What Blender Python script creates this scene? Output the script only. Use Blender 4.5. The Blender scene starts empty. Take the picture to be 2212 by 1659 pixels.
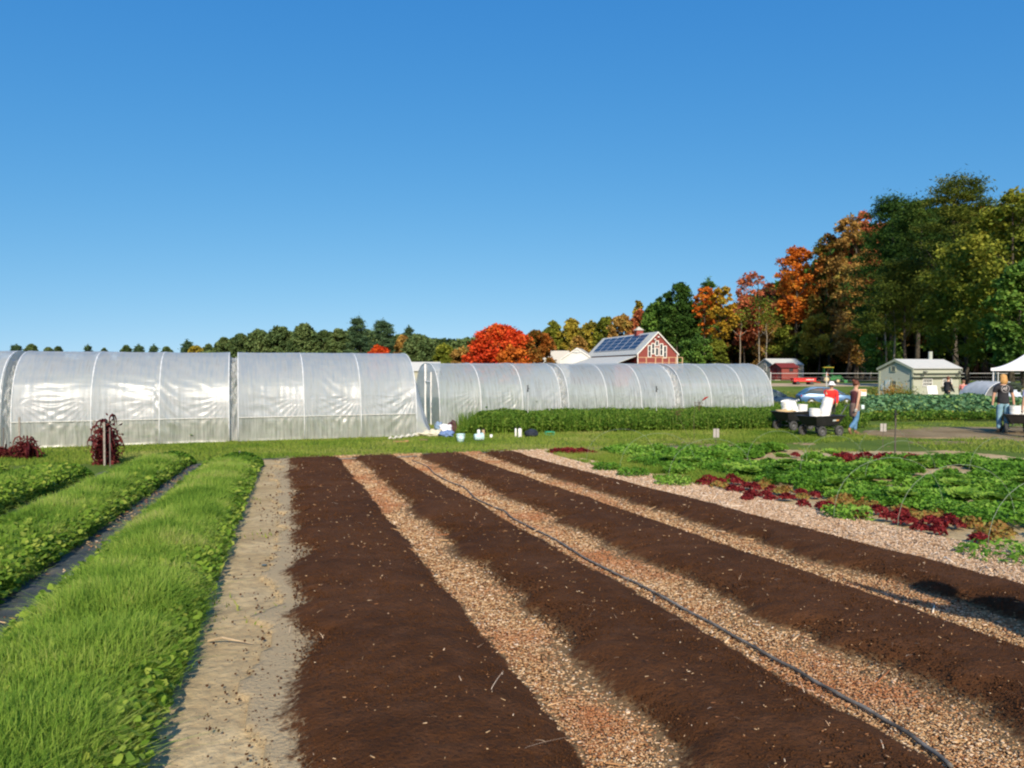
import bpy, math, random
import numpy as np
from mathutils import Vector, Matrix
rnd = random.Random(7)
R = np.random.default_rng(11)
sc = bpy.context.scene
C = sc.collection
# ------------------------------------------------------------ camera, light
F = 1600.0; CX = 1106.0; CY = 829.5; CAMZ = 1.42
PITCH = -math.atan(34.5 / F)
cam = bpy.data.objects.new('camera', bpy.data.cameras.new('camera'))
C.objects.link(cam); sc.camera = cam
cam.data.sensor_width = 36.0; cam.data.lens = F / 2212.0 * 36.0
cam.data.clip_start = 0.05; cam.data.clip_end = 3000
cam.location = (0, 0, CAMZ); cam.rotation_euler = (math.pi / 2 + PITCH, 0, 0)
SUN_EL = 34.0; SUN_AZ = 5.0       # the sun is behind the camera, 5 degrees to its right
SKM, SKA = 1.0, 0.19              # clear dry air: the sky stays blue down to the horizon
w = bpy.data.worlds.new('World'); sc.world = w; w.use_nodes = True
nt = w.node_tree; nt.nodes.clear()
sky = nt.nodes.new('ShaderNodeTexSky'); sky.sky_type = 'NISHITA'; sky.sun_disc = False
sky.sun_elevation = math.radians(SUN_EL); sky.sun_rotation = math.radians(180 - SUN_AZ)
sky.altitude = 0; sky.air_density = 1.0; sky.dust_density = 0.35; sky.ozone_density = 3.2
hs = nt.nodes.new('ShaderNodeHueSaturation'); hs.inputs['Saturation'].default_value = 1.12
hs.inputs['Hue'].default_value = 0.505
bg = nt.nodes.new('ShaderNodeBackground'); bg.inputs['Strength'].default_value = 0.13
wo = nt.nodes.new('ShaderNodeOutputWorld')
tcw = nt.nodes.new('ShaderNodeTexCoord'); vm = nt.nodes.new('ShaderNodeVectorMath'); vm.operation = 'MULTIPLY_ADD'
vm.inputs[1].default_value = (1, 1, SKM); vm.inputs[2].default_value = (0, 0, SKA)
vn = nt.nodes.new('ShaderNodeVectorMath'); vn.operation = 'NORMALIZE'
nt.links.new(tcw.outputs['Generated'], vm.inputs[0]); nt.links.new(vm.outputs[0], vn.inputs[0]); nt.links.new(vn.outputs[0], sky.inputs[0])
nt.links.new(sky.outputs[0], hs.inputs['Color']); sp_ = nt.nodes.new('ShaderNodeSeparateColor'); cb_ = nt.nodes.new('ShaderNodeCombineColor'); nt.links.new(hs.outputs[0], sp_.inputs[0])
for i_, (k_, p_) in enumerate(((0.79, 1.72), (1.33, 0.93), (2.62, 0.45))):   # the deep autumn blue of the photograph
    m1_ = nt.nodes.new('ShaderNodeMath'); m1_.operation = 'POWER'; m1_.inputs[1].default_value = p_
    m2_ = nt.nodes.new('ShaderNodeMath'); m2_.operation = 'MULTIPLY'; m2_.inputs[1].default_value = k_
    nt.links.new(sp_.outputs[i_], m1_.inputs[0]); nt.links.new(m1_.outputs[0], m2_.inputs[0]); nt.links.new(m2_.outputs[0], cb_.inputs[i_])
nt.links.new(cb_.outputs[0], bg.inputs[0]); nt.links.new(bg.outputs[0], wo.inputs[0])
sl = bpy.data.lights.new('sun', 'SUN'); sl.energy = 5.0; sl.angle = math.radians(0.6); sl.color = (1.0, 0.90, 0.72)
sun = bpy.data.objects.new('sun', sl); C.objects.link(sun)
e, a = math.radians(SUN_EL), math.radians(SUN_AZ)
sdir = Vector((math.sin(a) * math.cos(e), -math.cos(a) * math.cos(e), math.sin(e)))
sun.rotation_euler = sdir.to_track_quat('Z', 'Y').to_euler(); sun.location = (10, -30, 30)
sc.view_settings.view_transform = 'Standard'; sc.view_settings.look = 'None'
sc.view_settings.exposure = 0.22; sc.view_settings.gamma = 1.0
sc.render.engine = 'CYCLES'
cy = sc.cycles; cy.use_denoising = True; cy.max_bounces = 7; cy.transparent_max_bounces = 12
cy.diffuse_bounces = 3; cy.glossy_bounces = 2; cy.transmission_bounces = 3
cy.use_adaptive_sampling = True; cy.adaptive_threshold = 0.02; cy.caustics_reflective = False; cy.caustics_refractive = False
cy.filter_width = 2.2

# ------------------------------------------------------------ terrain and pixel helpers
def sstep(a_, b_, x):
    t = np.clip((x - a_) / (b_ - a_), 0, 1); return t * t * (3 - 2 * t)
def gh(x, y):
    x = np.asarray(x, float); y = np.asarray(y, float)
    k = 0.8
    yy = np.where(y > 0, y, y * 0.3)
    q = (yy - 16.1) / k; m = yy - k * (np.maximum(q, 0) + np.log1p(np.exp(-np.abs(q))))
    z = -0.036 * m
    dip = sstep(41, 53, y) * (1 - sstep(64, 78, y)) * sstep(7, 15, x) * (1 - sstep(29, 37, x))
    return z - 1.0 * dip
def g(x, y): return float(gh(x, y))
def ray(px, py):
    fx, fz = (px - CX) / F, (CY - py) / F
    return fx, math.cos(PITCH) - fz * math.sin(PITCH), math.sin(PITCH) + fz * math.cos(PITCH)
def G(px, py):
    dx, dy, dz = ray(px, py)
    t = 3.0
    for i in range(60):
        z = -0.036 * t * dy + 0 if t * dy < 16.1 else -0.58
        t = 0.5 * t + 0.5 * (CAMZ - z) / max(1e-4, -dz)
    return Vector((t * dx, t * dy, g(t * dx, t * dy)))
def P(px, py, d):
    dx, dy, dz = ray(px, py); t = d / dy
    return Vector((t * dx, d, CAMZ + t * dz))
AL = math.radians(16.9)
UX, UY = -math.sin(AL), math.cos(AL); VX, VY = math.cos(AL), math.sin(AL)
def field(u, v): return u * UX + v * VX, u * UY + v * VY
def toUV(x, y): return x * UX + y * UY, x * VX + y * VY
# ------------------------------------------------------------ numpy noise
_perm = R.random((256, 256))
def vnoise(x, y, s=1.0, seed=0):
    x = np.asarray(x) / s + 37.1 * seed; y = np.asarray(y) / s + 11.7 * seed
    xi = np.floor(x).astype(int); yi = np.floor(y).astype(int); fx = x - xi; fy = y - yi
    fx = fx * fx * (3 - 2 * fx); fy = fy * fy * (3 - 2 * fy)
    p = lambda i, j: _perm[(xi + i) & 255, (yi + j) & 255]
    return ((p(0, 0) * (1 - fx) + p(1, 0) * fx) * (1 - fy) + (p(0, 1) * (1 - fx) + p(1, 1) * fx) * fy) * 2 - 1
def fbm(x, y, s=1.0, o=4, seed=0):
    r = 0; a_ = 1; t = 0
    for i in range(o):
        r = r + a_ * vnoise(x, y, s / 2 ** i, seed + i); t += a_; a_ *= 0.5
    return r / t
# ------------------------------------------------------------ materials
class NB:
    def __init__(s, name):
        s.m = bpy.data.materials.new(name); s.m.use_nodes = True; s.t = s.m.node_tree; s.t.nodes.clear()
        s.out = s.n('OutputMaterial')
    def n(s, ty, **kw):
        x = s.t.nodes.new('ShaderNode' + ty)
        for k, v in kw.items():
            if k in x.inputs: x.inputs[k].default_value = v
            else: setattr(x, k, v)
        return x
    def l(s, a_, b_): s.t.links.new(a_, b_)
    def pos(s): return s.n('NewGeometry').outputs['Position']
    def noise(s, scale, vec=None, detail=4.0, rough=0.6):
        x = s.n('TexNoise'); x.inputs['Scale'].default_value = scale; x.inputs['Detail'].default_value = detail; x.inputs['Roughness'].default_value = rough
        s.l(vec if vec is not None else s.pos(), x.inputs['Vector']); return x.outputs['Fac']
    def ramp(s, fac, stops):
        x = s.n('ValToRGB'); cr = x.color_ramp
        while len(cr.elements) < len(stops): cr.elements.new(0.5)
        for e_, (p, c) in zip(cr.elements, stops): e_.position = p; e_.color = (*c, 1)
        s.l(fac, x.inputs[0]); return x.outputs[0]
    def mix(s, fac, a_, b_):
        x = s.n('MixRGB')
        for sock, v in ((x.inputs[0], fac), (x.inputs[1], a_), (x.inputs[2], b_)):
            if hasattr(v, 'is_output'): s.l(v, sock)
            elif isinstance(v, tuple): sock.default_value = (*v, 1)
            else: sock.default_value = v
        return x.outputs[0]
    def bump(s, h, strength=0.5, dist=0.02):
        x = s.n('Bump'); x.inputs['Strength'].default_value = strength; x.inputs['Distance'].default_value = dist
        s.l(h, x.inputs['Height']); return x.outputs[0]
    def principled(s, col, rough=0.8, normal=None, spec=0.3, metal=0.0):
        x = s.n('BsdfPrincipled')
        if hasattr(col, 'is_output'): s.l(col, x.inputs['Base Color'])
        else: x.inputs['Base Color'].default_value = (*col, 1)
        x.inputs['Roughness'].default_value = rough; x.inputs['Specular IOR Level'].default_value = spec; x.inputs['Metallic'].default_value = metal
        if normal is not None: s.l(normal, x.inputs['Normal'])
        return x
    def done(s, sh): s.l(sh.outputs[0] if hasattr(sh, 'outputs') else sh, s.out.inputs[0]); return s.m
_mc = {}
def M(name, col, rough=0.7, spec=0.3, metal=0.0, var=0.18, scale=8.0, bump=0.15):
    """plain weathered surface: base colour with a little procedural mottling"""
    if name in _mc: return _mc[name]
    b = NB(name); tc = b.n('TexCoord').outputs['Object']
    f = b.noise(scale, tc)
    lo = tuple(c * (1 - var) for c in col); hi = tuple(min(1, c * (1 + var)) for c in col)
    c = b.ramp(f, [(0.3, lo), (0.7, hi)])
    nb = b.bump(b.noise(scale * 5, tc), bump, 0.01)
    _mc[name] = b.done(b.principled(c, rough, nb, spec, metal)); return _mc[name]
def leafmat(name, stops, trans=0.35, rough=0.55, noise_scale=None, spec=0.07):
    """foliage: every leaf its own tone out of the ramp, patches over the crown"""
    if name in _mc: return _mc[name]
    b = NB(name); r = b.n('NewGeometry').outputs['Random Per Island']
    if noise_scale:
        nz = b.noise(noise_scale, None, 2.0)
        mm = b.n('Math', operation='MULTIPLY_ADD'); b.l(nz, mm.inputs[0]); mm.inputs[1].default_value = 2.2; mm.inputs[2].default_value = -0.85
        ad = b.n('Math', operation='MULTIPLY_ADD'); b.l(r, ad.inputs[0]); ad.inputs[1].default_value = 0.5; b.l(mm.outputs[0], ad.inputs[2]); ad.use_clamp = True
        r = ad.outputs[0]
    n = len(stops); c = b.ramp(r, [(i / max(1, n - 1), s) for i, s in enumerate(stops)])
    p = b.principled(c, rough, None, spec)
    tr = b.n('BsdfTranslucent'); b.l(c, tr.inputs[0])
    mx = b.n('MixShader'); mx.inputs[0].default_value = trans; b.l(p.outputs[0], mx.inputs[1]); b.l(tr.outputs[0], mx.inputs[2])
    _mc[name] = b.done(mx); return _mc[name]
# ------------------------------------------------------------ mesh builders
def mesh_np(name, V, Fc, mat, parent=None, smooth=False):
    V = np.asarray(V, np.float32).reshape(-1, 3); Fc = np.asarray(Fc, np.int32); n = Fc.shape[1]
    me = bpy.data.meshes.new(name); me.vertices.add(len(V)); me.vertices.foreach_set('co', V.ravel())
    me.loops.add(Fc.size); me.loops.foreach_set('vertex_index', Fc.ravel())
    me.polygons.add(len(Fc)); me.polygons.foreach_set('loop_start', np.arange(0, Fc.size, n, dtype=np.int32))
    try: me.polygons.foreach_set('loop_total', np.full(len(Fc), n, np.int32))
    except Exception: pass
    if smooth: me.polygons.foreach_set('use_smooth', np.ones(len(Fc), bool))
    me.update(calc_edges=True); me.materials.append(mat)
    o = bpy.data.objects.new(name, me); C.objects.link(o)
    if parent: o.parent = parent
    return o
class MB:
    def __init__(s): s.v = []; s.f = []
    def add(s, vs, fs):
        k = len(s.v); s.v += [tuple(v) for v in vs]; s.f += [tuple(i + k for i in f) for f in fs]; return s
    def box(s, c, d, rz=0.0, ry=0.0, rx=0.0):
        m = Matrix.Translation(Vector(c)) @ Matrix.Rotation(rz, 4, 'Z') @ Matrix.Rotation(ry, 4, 'Y') @ Matrix.Rotation(rx, 4, 'X')
        vs = [m @ Vector((x * d[0] / 2, y * d[1] / 2, z * d[2] / 2)) for x in (-1, 1) for y in (-1, 1) for z in (-1, 1)]
        return s.add(vs, [(0, 1, 3, 2), (4, 6, 7, 5), (0, 4, 5, 1), (2, 3, 7, 6), (0, 2, 6, 4), (1, 5, 7, 3)])
    def tube(s, pts, r, n=8, cap=True):
        pts = [Vector(p) for p in pts]; rr = r if isinstance(r, (list, tuple)) else [r] * len(pts)
        vs = []; prev = None
        for i, p in enumerate(pts):
            t = (pts[min(i + 1, len(pts) - 1)] - pts[max(i - 1, 0)]).normalized()
            if prev is None:
                prev = t.orthogonal().normalized()
            prev = (prev - t * prev.dot(t)).normalized(); q = t.cross(prev)
            for k in range(n):
                an = 2 * math.pi * k / n; vs.append(p + (prev * math.cos(an) + q * math.sin(an)) * rr[i])
        fs = [(i * n + k, i * n + (k + 1) % n, (i + 1) * n + (k + 1) % n, (i + 1) * n + k) for i in range(len(pts) - 1) for k in range(n)]
        if cap: fs += [tuple(range(n))[::-1], tuple((len(pts) - 1) * n + k for k in range(n))]
        return s.add(vs, fs)
    def lathe(s, prof, n=20, m=None, close=False):
        m = m or Matrix.Identity(4); vs = []
        for (r, z) in prof:
            for k in range(n):
                an = 2 * math.pi * k / n; vs.append(m @ Vector((r * math.cos(an), r * math.sin(an), z)))
        L = len(prof)
        fs = [(i * n + k, i * n + (k + 1) % n, (i + 1) * n + (k + 1) % n, (i + 1) * n + k) for i in range(L - 1) for k in range(n)]
        if close: fs += [((L - 1) * n + k, (L - 1) * n + (k + 1) % n, (k + 1) % n, k) for k in range(n)]
        else: fs += [tuple(range(n))[::-1], tuple((L - 1) * n + k for k in range(n))]
        return s.add(vs, fs)
    def prism(s, poly, y0, y1):
        """outline poly [(x,z)] extruded from y0 to y1"""
        n = len(poly); vs = [(x, y0, z) for x, z in poly] + [(x, y1, z) for x, z in poly]
        return s.add(vs, [tuple(range(n)), tuple(range(2 * n - 1, n - 1, -1))] + [(i, i + n, (i + 1) % n + n, (i + 1) % n) for i in range(n)])
    def xf(s, m):
        s.v = [tuple(m @ Vector(v)) for v in s.v]; return s
    def build(s, name, mat, parent=None, smooth=False, bevel=0.0):
        me = bpy.data.meshes.new(name); me.from_pydata(s.v, [], s.f); me.update(); me.materials.append(mat)
        if smooth:
            me.polygons.foreach_set('use_smooth', np.ones(len(me.polygons), bool))
        o = bpy.data.objects.new(name, me); C.objects.link(o)
        if parent: o.parent = parent
        if bevel:
            bm = o.modifiers.new('bevel', 'BEVEL'); bm.width = bevel; bm.segments = 2; bm.limit_method = 'ANGLE'
        return o
def tag(o, label=None, cat=None, group=None, kind=None):
    if label: o['label'] = label
    if cat: o['category'] = cat
    if group: o['group'] = group
    if kind: o['kind'] = kind
    return o
def empty(name, loc, rz, label, cat, group=None):
    o = bpy.data.objects.new(name, None); C.objects.link(o); o.empty_display_size = 0.2
    o.location = loc; o.rotation_euler = (0, 0, rz); return tag(o, label, cat, group)
def dup(root, loc, rz=0, label=None, scale=None, rot=None):
    def cp(o, par):
        c = o.copy(); C.objects.link(c)
        if par: c.parent = par
        for ch in kids.get(o, []): cp(ch, c)
        return c
    kids = {}
    for o in list(C.objects):
        if o.parent: kids.setdefault(o.parent, []).append(o)
    r = cp(root, None); r.location = loc; r.rotation_euler = rot if rot else (0, 0, rz)
    if label: r['label'] = label
    if scale: r.scale = (scale,) * 3 if isinstance(scale, (int, float)) else scale
    return r
def cards(Cn, size, up=0.35, aspect=0.55, seed=0, dirs=None, droop=0.0):
    """leaf blades: one rhombic quad per centre, random facing biased upward"""
    r = np.random.default_rng(seed); n = len(Cn)
    size = np.broadcast_to(np.asarray(size, float), (n,))
    N = r.normal(size=(n, 3)); N /= np.linalg.norm(N, axis=1)[:, None]; N[:, 2] = np.abs(N[:, 2]) + up
    if dirs is not None: N = N + dirs
    N /= np.linalg.norm(N, axis=1)[:, None]
    T = np.cross(N, r.normal(size=(n, 3))); T /= np.linalg.norm(T, axis=1)[:, None] + 1e-9; B = np.cross(N, T)
    s = size[:, None]
    V = np.stack([Cn - T * s, Cn + B * s * aspect - N * s * droop, Cn + T * s, Cn - B * s * aspect - N * s * droop], 1).reshape(-1, 3)
    return V, np.arange(4 * n).reshape(n, 4)
def rounds(Cn, size, up=0.5, seed=0, k=7):
    """broad leaves: one k-sided lobed blade per centre"""
    r = np.random.default_rng(seed); n = len(Cn); size = np.broadcast_to(np.asarray(size, float), (n,))
    N = r.normal(size=(n, 3)); N /= np.linalg.norm(N, axis=1)[:, None]; N[:, 2] = np.abs(N[:, 2]) + up; N /= np.linalg.norm(N, axis=1)[:, None]
    T = np.cross(N, r.normal(size=(n, 3))); T /= np.linalg.norm(T, axis=1)[:, None] + 1e-9; B = np.cross(N, T); out = []
    for i in range(k):
        an = 2 * np.pi * i / k; rr_ = size * (1.0 + 0.16 * r.normal(size=n)) * (0.72 if i == 0 else 1.0); out.append(Cn + T * (rr_ * math.cos(an) * 1.12)[:, None] + B * (rr_ * math.sin(an) * 0.85)[:, None] - N * (0.16 * size * (1 + np.cos(2 * an)))[:, None])
    return np.stack(out, 1).reshape(-1, 3), np.arange(k * n).reshape(n, k)
def blades(base, h, wd, lean=0.35, seed=0, seg=2):
    """grass blades: tapering bent strips of seg+1 rungs"""
    r = np.random.default_rng(seed); n = len(base)
    h = np.broadcast_to(np.asarray(h, float), (n,)); wd = np.broadcast_to(np.asarray(wd, float), (n,))
    an = r.random(n) * 2 * np.pi; ln = np.abs(r.normal(size=n)) * lean
    D = np.stack([np.cos(an), np.sin(an), np.zeros(n)], 1); wa = r.random(n) * np.pi
    W = np.stack([np.cos(wa), np.sin(wa), np.zeros(n)], 1)
    rows = []
    for i in range(seg + 1):
        t = i / seg
        p = base + D * (ln * h * t ** 1.8)[:, None]; p[:, 2] += h * t * (1 - 0.25 * np.minimum(ln, 1.5) * t)
        ww = (wd * (1 - t) ** 0.6 * 0.5 + 0.0006)[:, None] * W
        rows += [p - ww, p + ww]
    V = np.stack(rows, 1).reshape(-1, 3); k = 2 * (seg + 1)
    Fc = np.concatenate([np.stack([np.arange(n) * k + 2 * i, np.arange(n) * k + 2 * i + 1, np.arange(n) * k + 2 * i + 3, np.arange(n) * k + 2 * i + 2], 1) for i in range(seg)])
    return V, Fc
def join(parts):
    Vs, Fs, k = [], [], 0
    for V, Fc in parts: Vs.append(V); Fs.append(Fc + k); k += len(V)
    return np.concatenate(Vs), np.concatenate(Fs)
# ------------------------------------------------------------ ground
def graded(lo, hi, near_lo, near_hi, step, grow=1.12):
    a_ = list(np.arange(near_lo, near_hi, step)); s = step
    while a_[-1] < hi: s *= grow; a_.append(a_[-1] + s)
    s = step
    while a_[0] > lo: s *= grow; a_.insert(0, a_[0] - s)
    return np.array(a_)
def sheet(name, X, Y, Z, mat, smooth=True, keep=None):
    nx, ny = X.shape; V = np.stack([X, Y, Z], -1).reshape(-1, 3); idx = np.arange(nx * ny).reshape(nx, ny)
    Fc = np.stack([idx[:-1, :-1], idx[1:, :-1], idx[1:, 1:], idx[:-1, 1:]], -1).reshape(-1, 4)
    if keep is not None: Fc = Fc[keep[Fc].any(axis=1)]
    return mesh_np(name, V, Fc, mat, None, smooth)
b = NB('lawn')
ps = b.pos()
n1 = b.noise(0.35, ps, 5); n2 = b.noise(9.0, ps, 6); n3 = b.noise(60.0, ps, 4)
gc = b.ramp(n1, [(0.3, (0.09, 0.15, 0.022)), (0.5, (0.14, 0.20, 0.035)), (0.72, (0.20, 0.22, 0.06))])
gc = b.mix(b.ramp(n2, [(0.35, (0, 0, 0)), (0.75, (0.6, 0.6, 0.6))]), gc, (0.06, 0.12, 0.015))
gc = b.mix(b.ramp(n3, [(0.3, (0.25, 0.25, 0.25)), (0.7, (0, 0, 0))]), gc, (0.02, 0.03, 0.01))
LAWN = b.done(b.principled(gc, 0.95, b.bump(n3, 0.8, 0.03), 0.1))
xs = graded(-900, 900, -20, 40, 0.6); ys = graded(-60, 1800, -4, 90, 0.6)
X, Y = np.meshgrid(xs, ys, indexing='ij')
Zg = gh(X, Y); U_, V_ = toUV(X, Y)
infield = (sstep(-3, -1, V_ + 4) * (1 - sstep(15.6, 16.4, U_)) * (1 - sstep(12.5, 14, V_)))
Zg = Zg - 0.05 * infield
tag(sheet('ground', X, Y, Zg, LAWN), kind='structure')
def drape(name, u0, u1, v0, v1, ru, rv, zf, mat, smooth=True, cull=-0.018):
    us = np.arange(u0, u1 + ru, ru); vs = np.arange(v0, v1 + rv, rv); U, V = np.meshgrid(us, vs, indexing='ij')
    X, Y = field(U, V); dz = zf(U, V)
    return sheet(name, X, Y, gh(X, Y) + dz, mat, smooth, (dz > cull).ravel())
# sandy soil of the whole plot
b = NB('sandy_soil'); ps = b.pos(); n1 = b.noise(1.3, ps, 6); n2 = b.noise(14, ps, 6); n3 = b.noise(90, ps, 3)
c = b.ramp(n1, [(0.3, (0.36, 0.255, 0.125)), (0.5, (0.50, 0.375, 0.20)), (0.72, (0.61, 0.48, 0.28))])
c = b.mix(b.ramp(n2, [(0.4, (0.55, 0.55, 0.55)), (0.62, (0, 0, 0))]), c, (0.27, 0.20, 0.115))
c = b.mix(b.ramp(n3, [(0.28, (0.7, 0.7, 0.7)), (0.38, (0, 0, 0))]), c, (0.16, 0.11, 0.06))
SAND = b.done(b.principled(c, 0.95, b.bump(n2, 0.7, 0.03), 0.1))
def z_soil(U, V):
    e_ = np.minimum(np.minimum(U - 1.0 + 3, 16.75 + 0.18 * fbm(U, V, 1.2, 3, 5) - np.clip(-1.2 - V, 0, 1.3) * 1.9 - np.clip(V - 9.3, 0, 5) * 0.55 - U), 15.5 + 0.4 * fbm(U, V, 1.5, 3, 6) - V)
    lump = 0.02 * fbm(U, V, 0.5, 4, 1) + 0.006 * fbm(U, V, 0.08, 2, 2)
    return np.where(e_ > 0, 0.0 + lump * 0.6 + 0.004, -0.02 + 0 * U)
tag(drape('field_soil', -1, 17.4, -7.0, 16, 0.07, 0.07, z_soil, SAND), kind='structure')
# mulch paths
b = NB('wood_chip_bed'); ps = b.pos(); n1 = b.noise(1.1, ps, 4); n2 = b.noise(70, ps, 4); vo = b.n('TexVoronoi'); vo.inputs['Scale'].default_value = 55; b.l(ps, vo.inputs['Vector'])
c = b.ramp(vo.outputs['Color'], [(0.1, (0.22, 0.10, 0.042)), (0.45, (0.36, 0.20, 0.09)), (0.7, (0.46, 0.28, 0.13)), (0.95, (0.60, 0.42, 0.24))])
c = b.mix(b.ramp(n1, [(0.5, (0, 0, 0)), (0.75, (0.75, 0.75, 0.75))]), c, (0.22, 0.10, 0.045))
c = b.mix(b.ramp(n2, [(0.3, (0.7, 0.7, 0.7)), (0.45, (0, 0, 0))]), c, (0.08, 0.045, 0.025))
CHIPBASE = b.done(b.principled(c, 0.9, b.bump(vo.outputs['Distance'], 1.0, 0.03), 0.15))
BEDS = [(0.02, 1.06), (1.45, 2.29), (2.82, 3.82), (4.24, 5.04)]
def mk_mulch(v0, v1):
    def zf(U, V):
        e_ = np.minimum(np.minimum(V - v0, v1 + 0.12 * fbm(U, V, 0.8, 3, 9) - V), 16.62 + 0.1 * fbm(U, V, 0.4, 3, 3) - U)
        return np.where(e_ > 0, 0.022 + 0.016 * fbm(U, V, 0.35, 3, 4), -0.03)
    return zf
paths = [(0.90, 1.62), (2.15, 2.98), (3.66, 4.40), (4.88, 6.05)]
plabel = ['reddish wood chip path right of the left-hand compost bed', 'wood chip path with the black drip hose lying along it', 'narrow wood chip path left of the last compost bed', 'pale wood chip path beside the lettuce rows']
for (v0, v1), lb in zip(paths, plabel):
    tag(drape('wood_chip_path', 1.0, 16.9, v0, v1 + 0.15, 0.06, 0.05, mk_mulch(v0, v1), CHIPBASE, cull=-0.02), lb, None, None, 'structure')
# loose chips on the paths
b = NB('loose_chips'); rr = b.n('NewGeometry').outputs['Random Per Island']
c = b.ramp(rr, [(0.0, (0.13, 0.055, 0.025)), (0.18, (0.30, 0.135, 0.055)), (0.42, (0.43, 0.25, 0.115)), (0.72, (0.57, 0.38, 0.20)), (0.94, (0.68, 0.50, 0.31)), (1.0, (0.84, 0.70, 0.54))])
nn = b.noise(0.9, b.pos(), 3)
c2 = b.mix(b.ramp(nn, [(0.5, (0, 0, 0)), (0.66, (0.7, 0.7, 0.7))]), c, (0.36, 0.13, 0.05))
CHIPM = b.done(b.principled(c2, 0.8, None, 0.2))
b = NB('pale_chips'); rr = b.n('NewGeometry').outputs['Random Per Island']
c = b.ramp(rr, [(0.0, (0.28, 0.15, 0.07)), (0.35, (0.50, 0.33, 0.20)), (0.75, (0.66, 0.48, 0.32)), (1.0, (0.84, 0.72, 0.58))])
CHIPP = b.done(b.principled(c, 0.8, None, 0.2))
def boxes(Cn, L, W, T, seed):
    r = np.random.default_rng(seed); n = len(Cn); yaw = r.random(n) * 6.283; tl = r.normal(size=n) * 0.18; t2 = r.normal(size=n) * 0.18
    A = np.stack([np.cos(yaw) * np.cos(tl), np.sin(yaw) * np.cos(tl), np.sin(tl)], 1)
    Bv = np.stack([-np.sin(yaw) * np.cos(t2), np.cos(yaw) * np.cos(t2), np.sin(t2)], 1); N = np.cross(A, Bv)
    A = A * (L / 2)[:, None]; Bv = Bv * (W / 2)[:, None]; N = N * (T / 2)[:, None]
    k = r.uniform(0.55, 1.0, n)[:, None]
    V = np.stack([Cn - A - Bv - N, Cn + A - Bv * k - N, Cn + A + Bv * k - N, Cn - A + Bv - N, Cn - A - Bv + N, Cn + A - Bv * k + N, Cn + A + Bv * k + N, Cn - A + Bv + N], 1).reshape(-1, 3)
    q = np.array([[4, 5, 6, 7], [0, 1, 5, 4], [1, 2, 6, 5], [2, 3, 7, 6], [3, 0, 4, 7]])
    return V, (np.arange(n)[:, None, None] * 8 + q[None]).reshape(-1, 4)
def splinters(v0, v1, n, seed):
    r = np.random.default_rng(seed); u = r.uniform(2.0, 13, n); v = r.uniform(v0, v1, n); x, y = field(u, v)
    return boxes(np.stack([x, y, gh(x, y) + 0.045], 1), r.uniform(0.06, 0.18, n), r.uniform(0.004, 0.012, n), 0.005 * np.ones(n), seed)
def falloff_u(n, u0, u1, r, p=1.5):
    """samples of u, denser near the camera (density about u**-p)"""
    t = r.random(n); q = 1 - p
    if abs(q) < 1e-6: return u0 * (u1 / u0) ** t
    return (u0 ** q + t * (u1 ** q - u0 ** q)) ** (1 / q)
def scatter_chips(v0, v1, n, seed, lift, szm=1.0, long=1.0, u0=1.4):
    r = np.random.default_rng(seed); u = falloff_u(n, u0 + 0.5, 16.9, r, 1.25); v = r.uniform(v0, v1, n)
    x, y = field(u, v); z = gh(x, y) + lift + r.uniform(0, 0.018, n); s = np.clip(0.55 + u / 9, 0.7, 2.0) * szm
    L = (0.006 + 0.020 * r.random(n) ** 1.8) * s * long; W = (0.003 + 0.008 * r.random(n) ** 1.5) * s
    big = r.random(n) < 0.03; L[big] *= r.uniform(1.3, 2.4, big.sum()); W[big] *= r.uniform(1.3, 2.8, big.sum())
    return boxes(np.stack([x, y, z], 1), L, W, 0.003 * s, seed + 1)
V, Fc = join([scatter_chips(0.98, 1.56, 44000, 21, 0.022), scatter_chips(2.22, 2.94, 48000, 22, 0.022), scatter_chips(3.72, 4.34, 38000, 23, 0.022), splinters(1.0, 1.5, 26, 81), splinters(2.3, 2.8, 30, 82), splinters(3.8, 4.3, 24, 83)])
tag(mesh_np('loose_wood_chips', V, Fc, CHIPM), 'loose tan and reddish wood chips covering the paths between compost beds', 'wood chips', None, 'stuff')
V, Fc = join([scatter_chips(5.0, 6.1, 60000, 24, 0.022, 0.85, 1.4, 3.0), splinters(5.1, 6.0, 60, 84)])
tag(mesh_np('pale_wood_chips', V, Fc, CHIPP), 'pale shredded wood chips on the path beside the lettuce', 'wood chips', None, 'stuff')
# compost beds
b = NB('compost'); ps = b.pos(); n0 = b.noise(0.8, ps, 3); n1 = b.noise(5, ps, 6); n2 = b.noise(45, ps, 5); n3 = b.noise(150, ps, 2)
c = b.ramp(n0, [(0.35, (0.057, 0.0225, 0.0080)), (0.65, (0.090, 0.0365, 0.0135))])
c = b.mix(b.ramp(n1, [(0.45, (0, 0, 0)), (0.72, (0.7, 0.7, 0.7))]), c, (0.115, 0.050, 0.022))
c = b.mix(b.ramp(n2, [(0.3, (0.7, 0.7, 0.7)), (0.48, (0, 0, 0))]), c, (0.030, 0.016, 0.011))
c = b.mix(b.ramp(n3, [(0.70, (0, 0, 0)), (0.74, (0.8, 0.8, 0.8))]), c, (0.17, 0.10, 0.06))
at = b.n('Attribute'); at.attribute_name = 'fray'; sc_ = b.n('SeparateColor'); b.l(at.outputs['Color'], sc_.inputs[0])
nz = b.noise(26, ps, 6, 0.75); fm_ = b.n('Math', operation='MULTIPLY_ADD'); b.l(sc_.outputs[0], fm_.inputs[0]); fm_.inputs[1].default_value = 1.5; b.l(nz, fm_.inputs[2])
fk = b.ramp(fm_.outputs[0], [(0.78, (0, 0, 0)), (1.25, (1, 1, 1))]); fk2 = b.ramp(sc_.outputs[1], [(0.0, (0.20, 0.125, 0.060)), (1.0, (0.40, 0.31, 0.185))])
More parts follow.
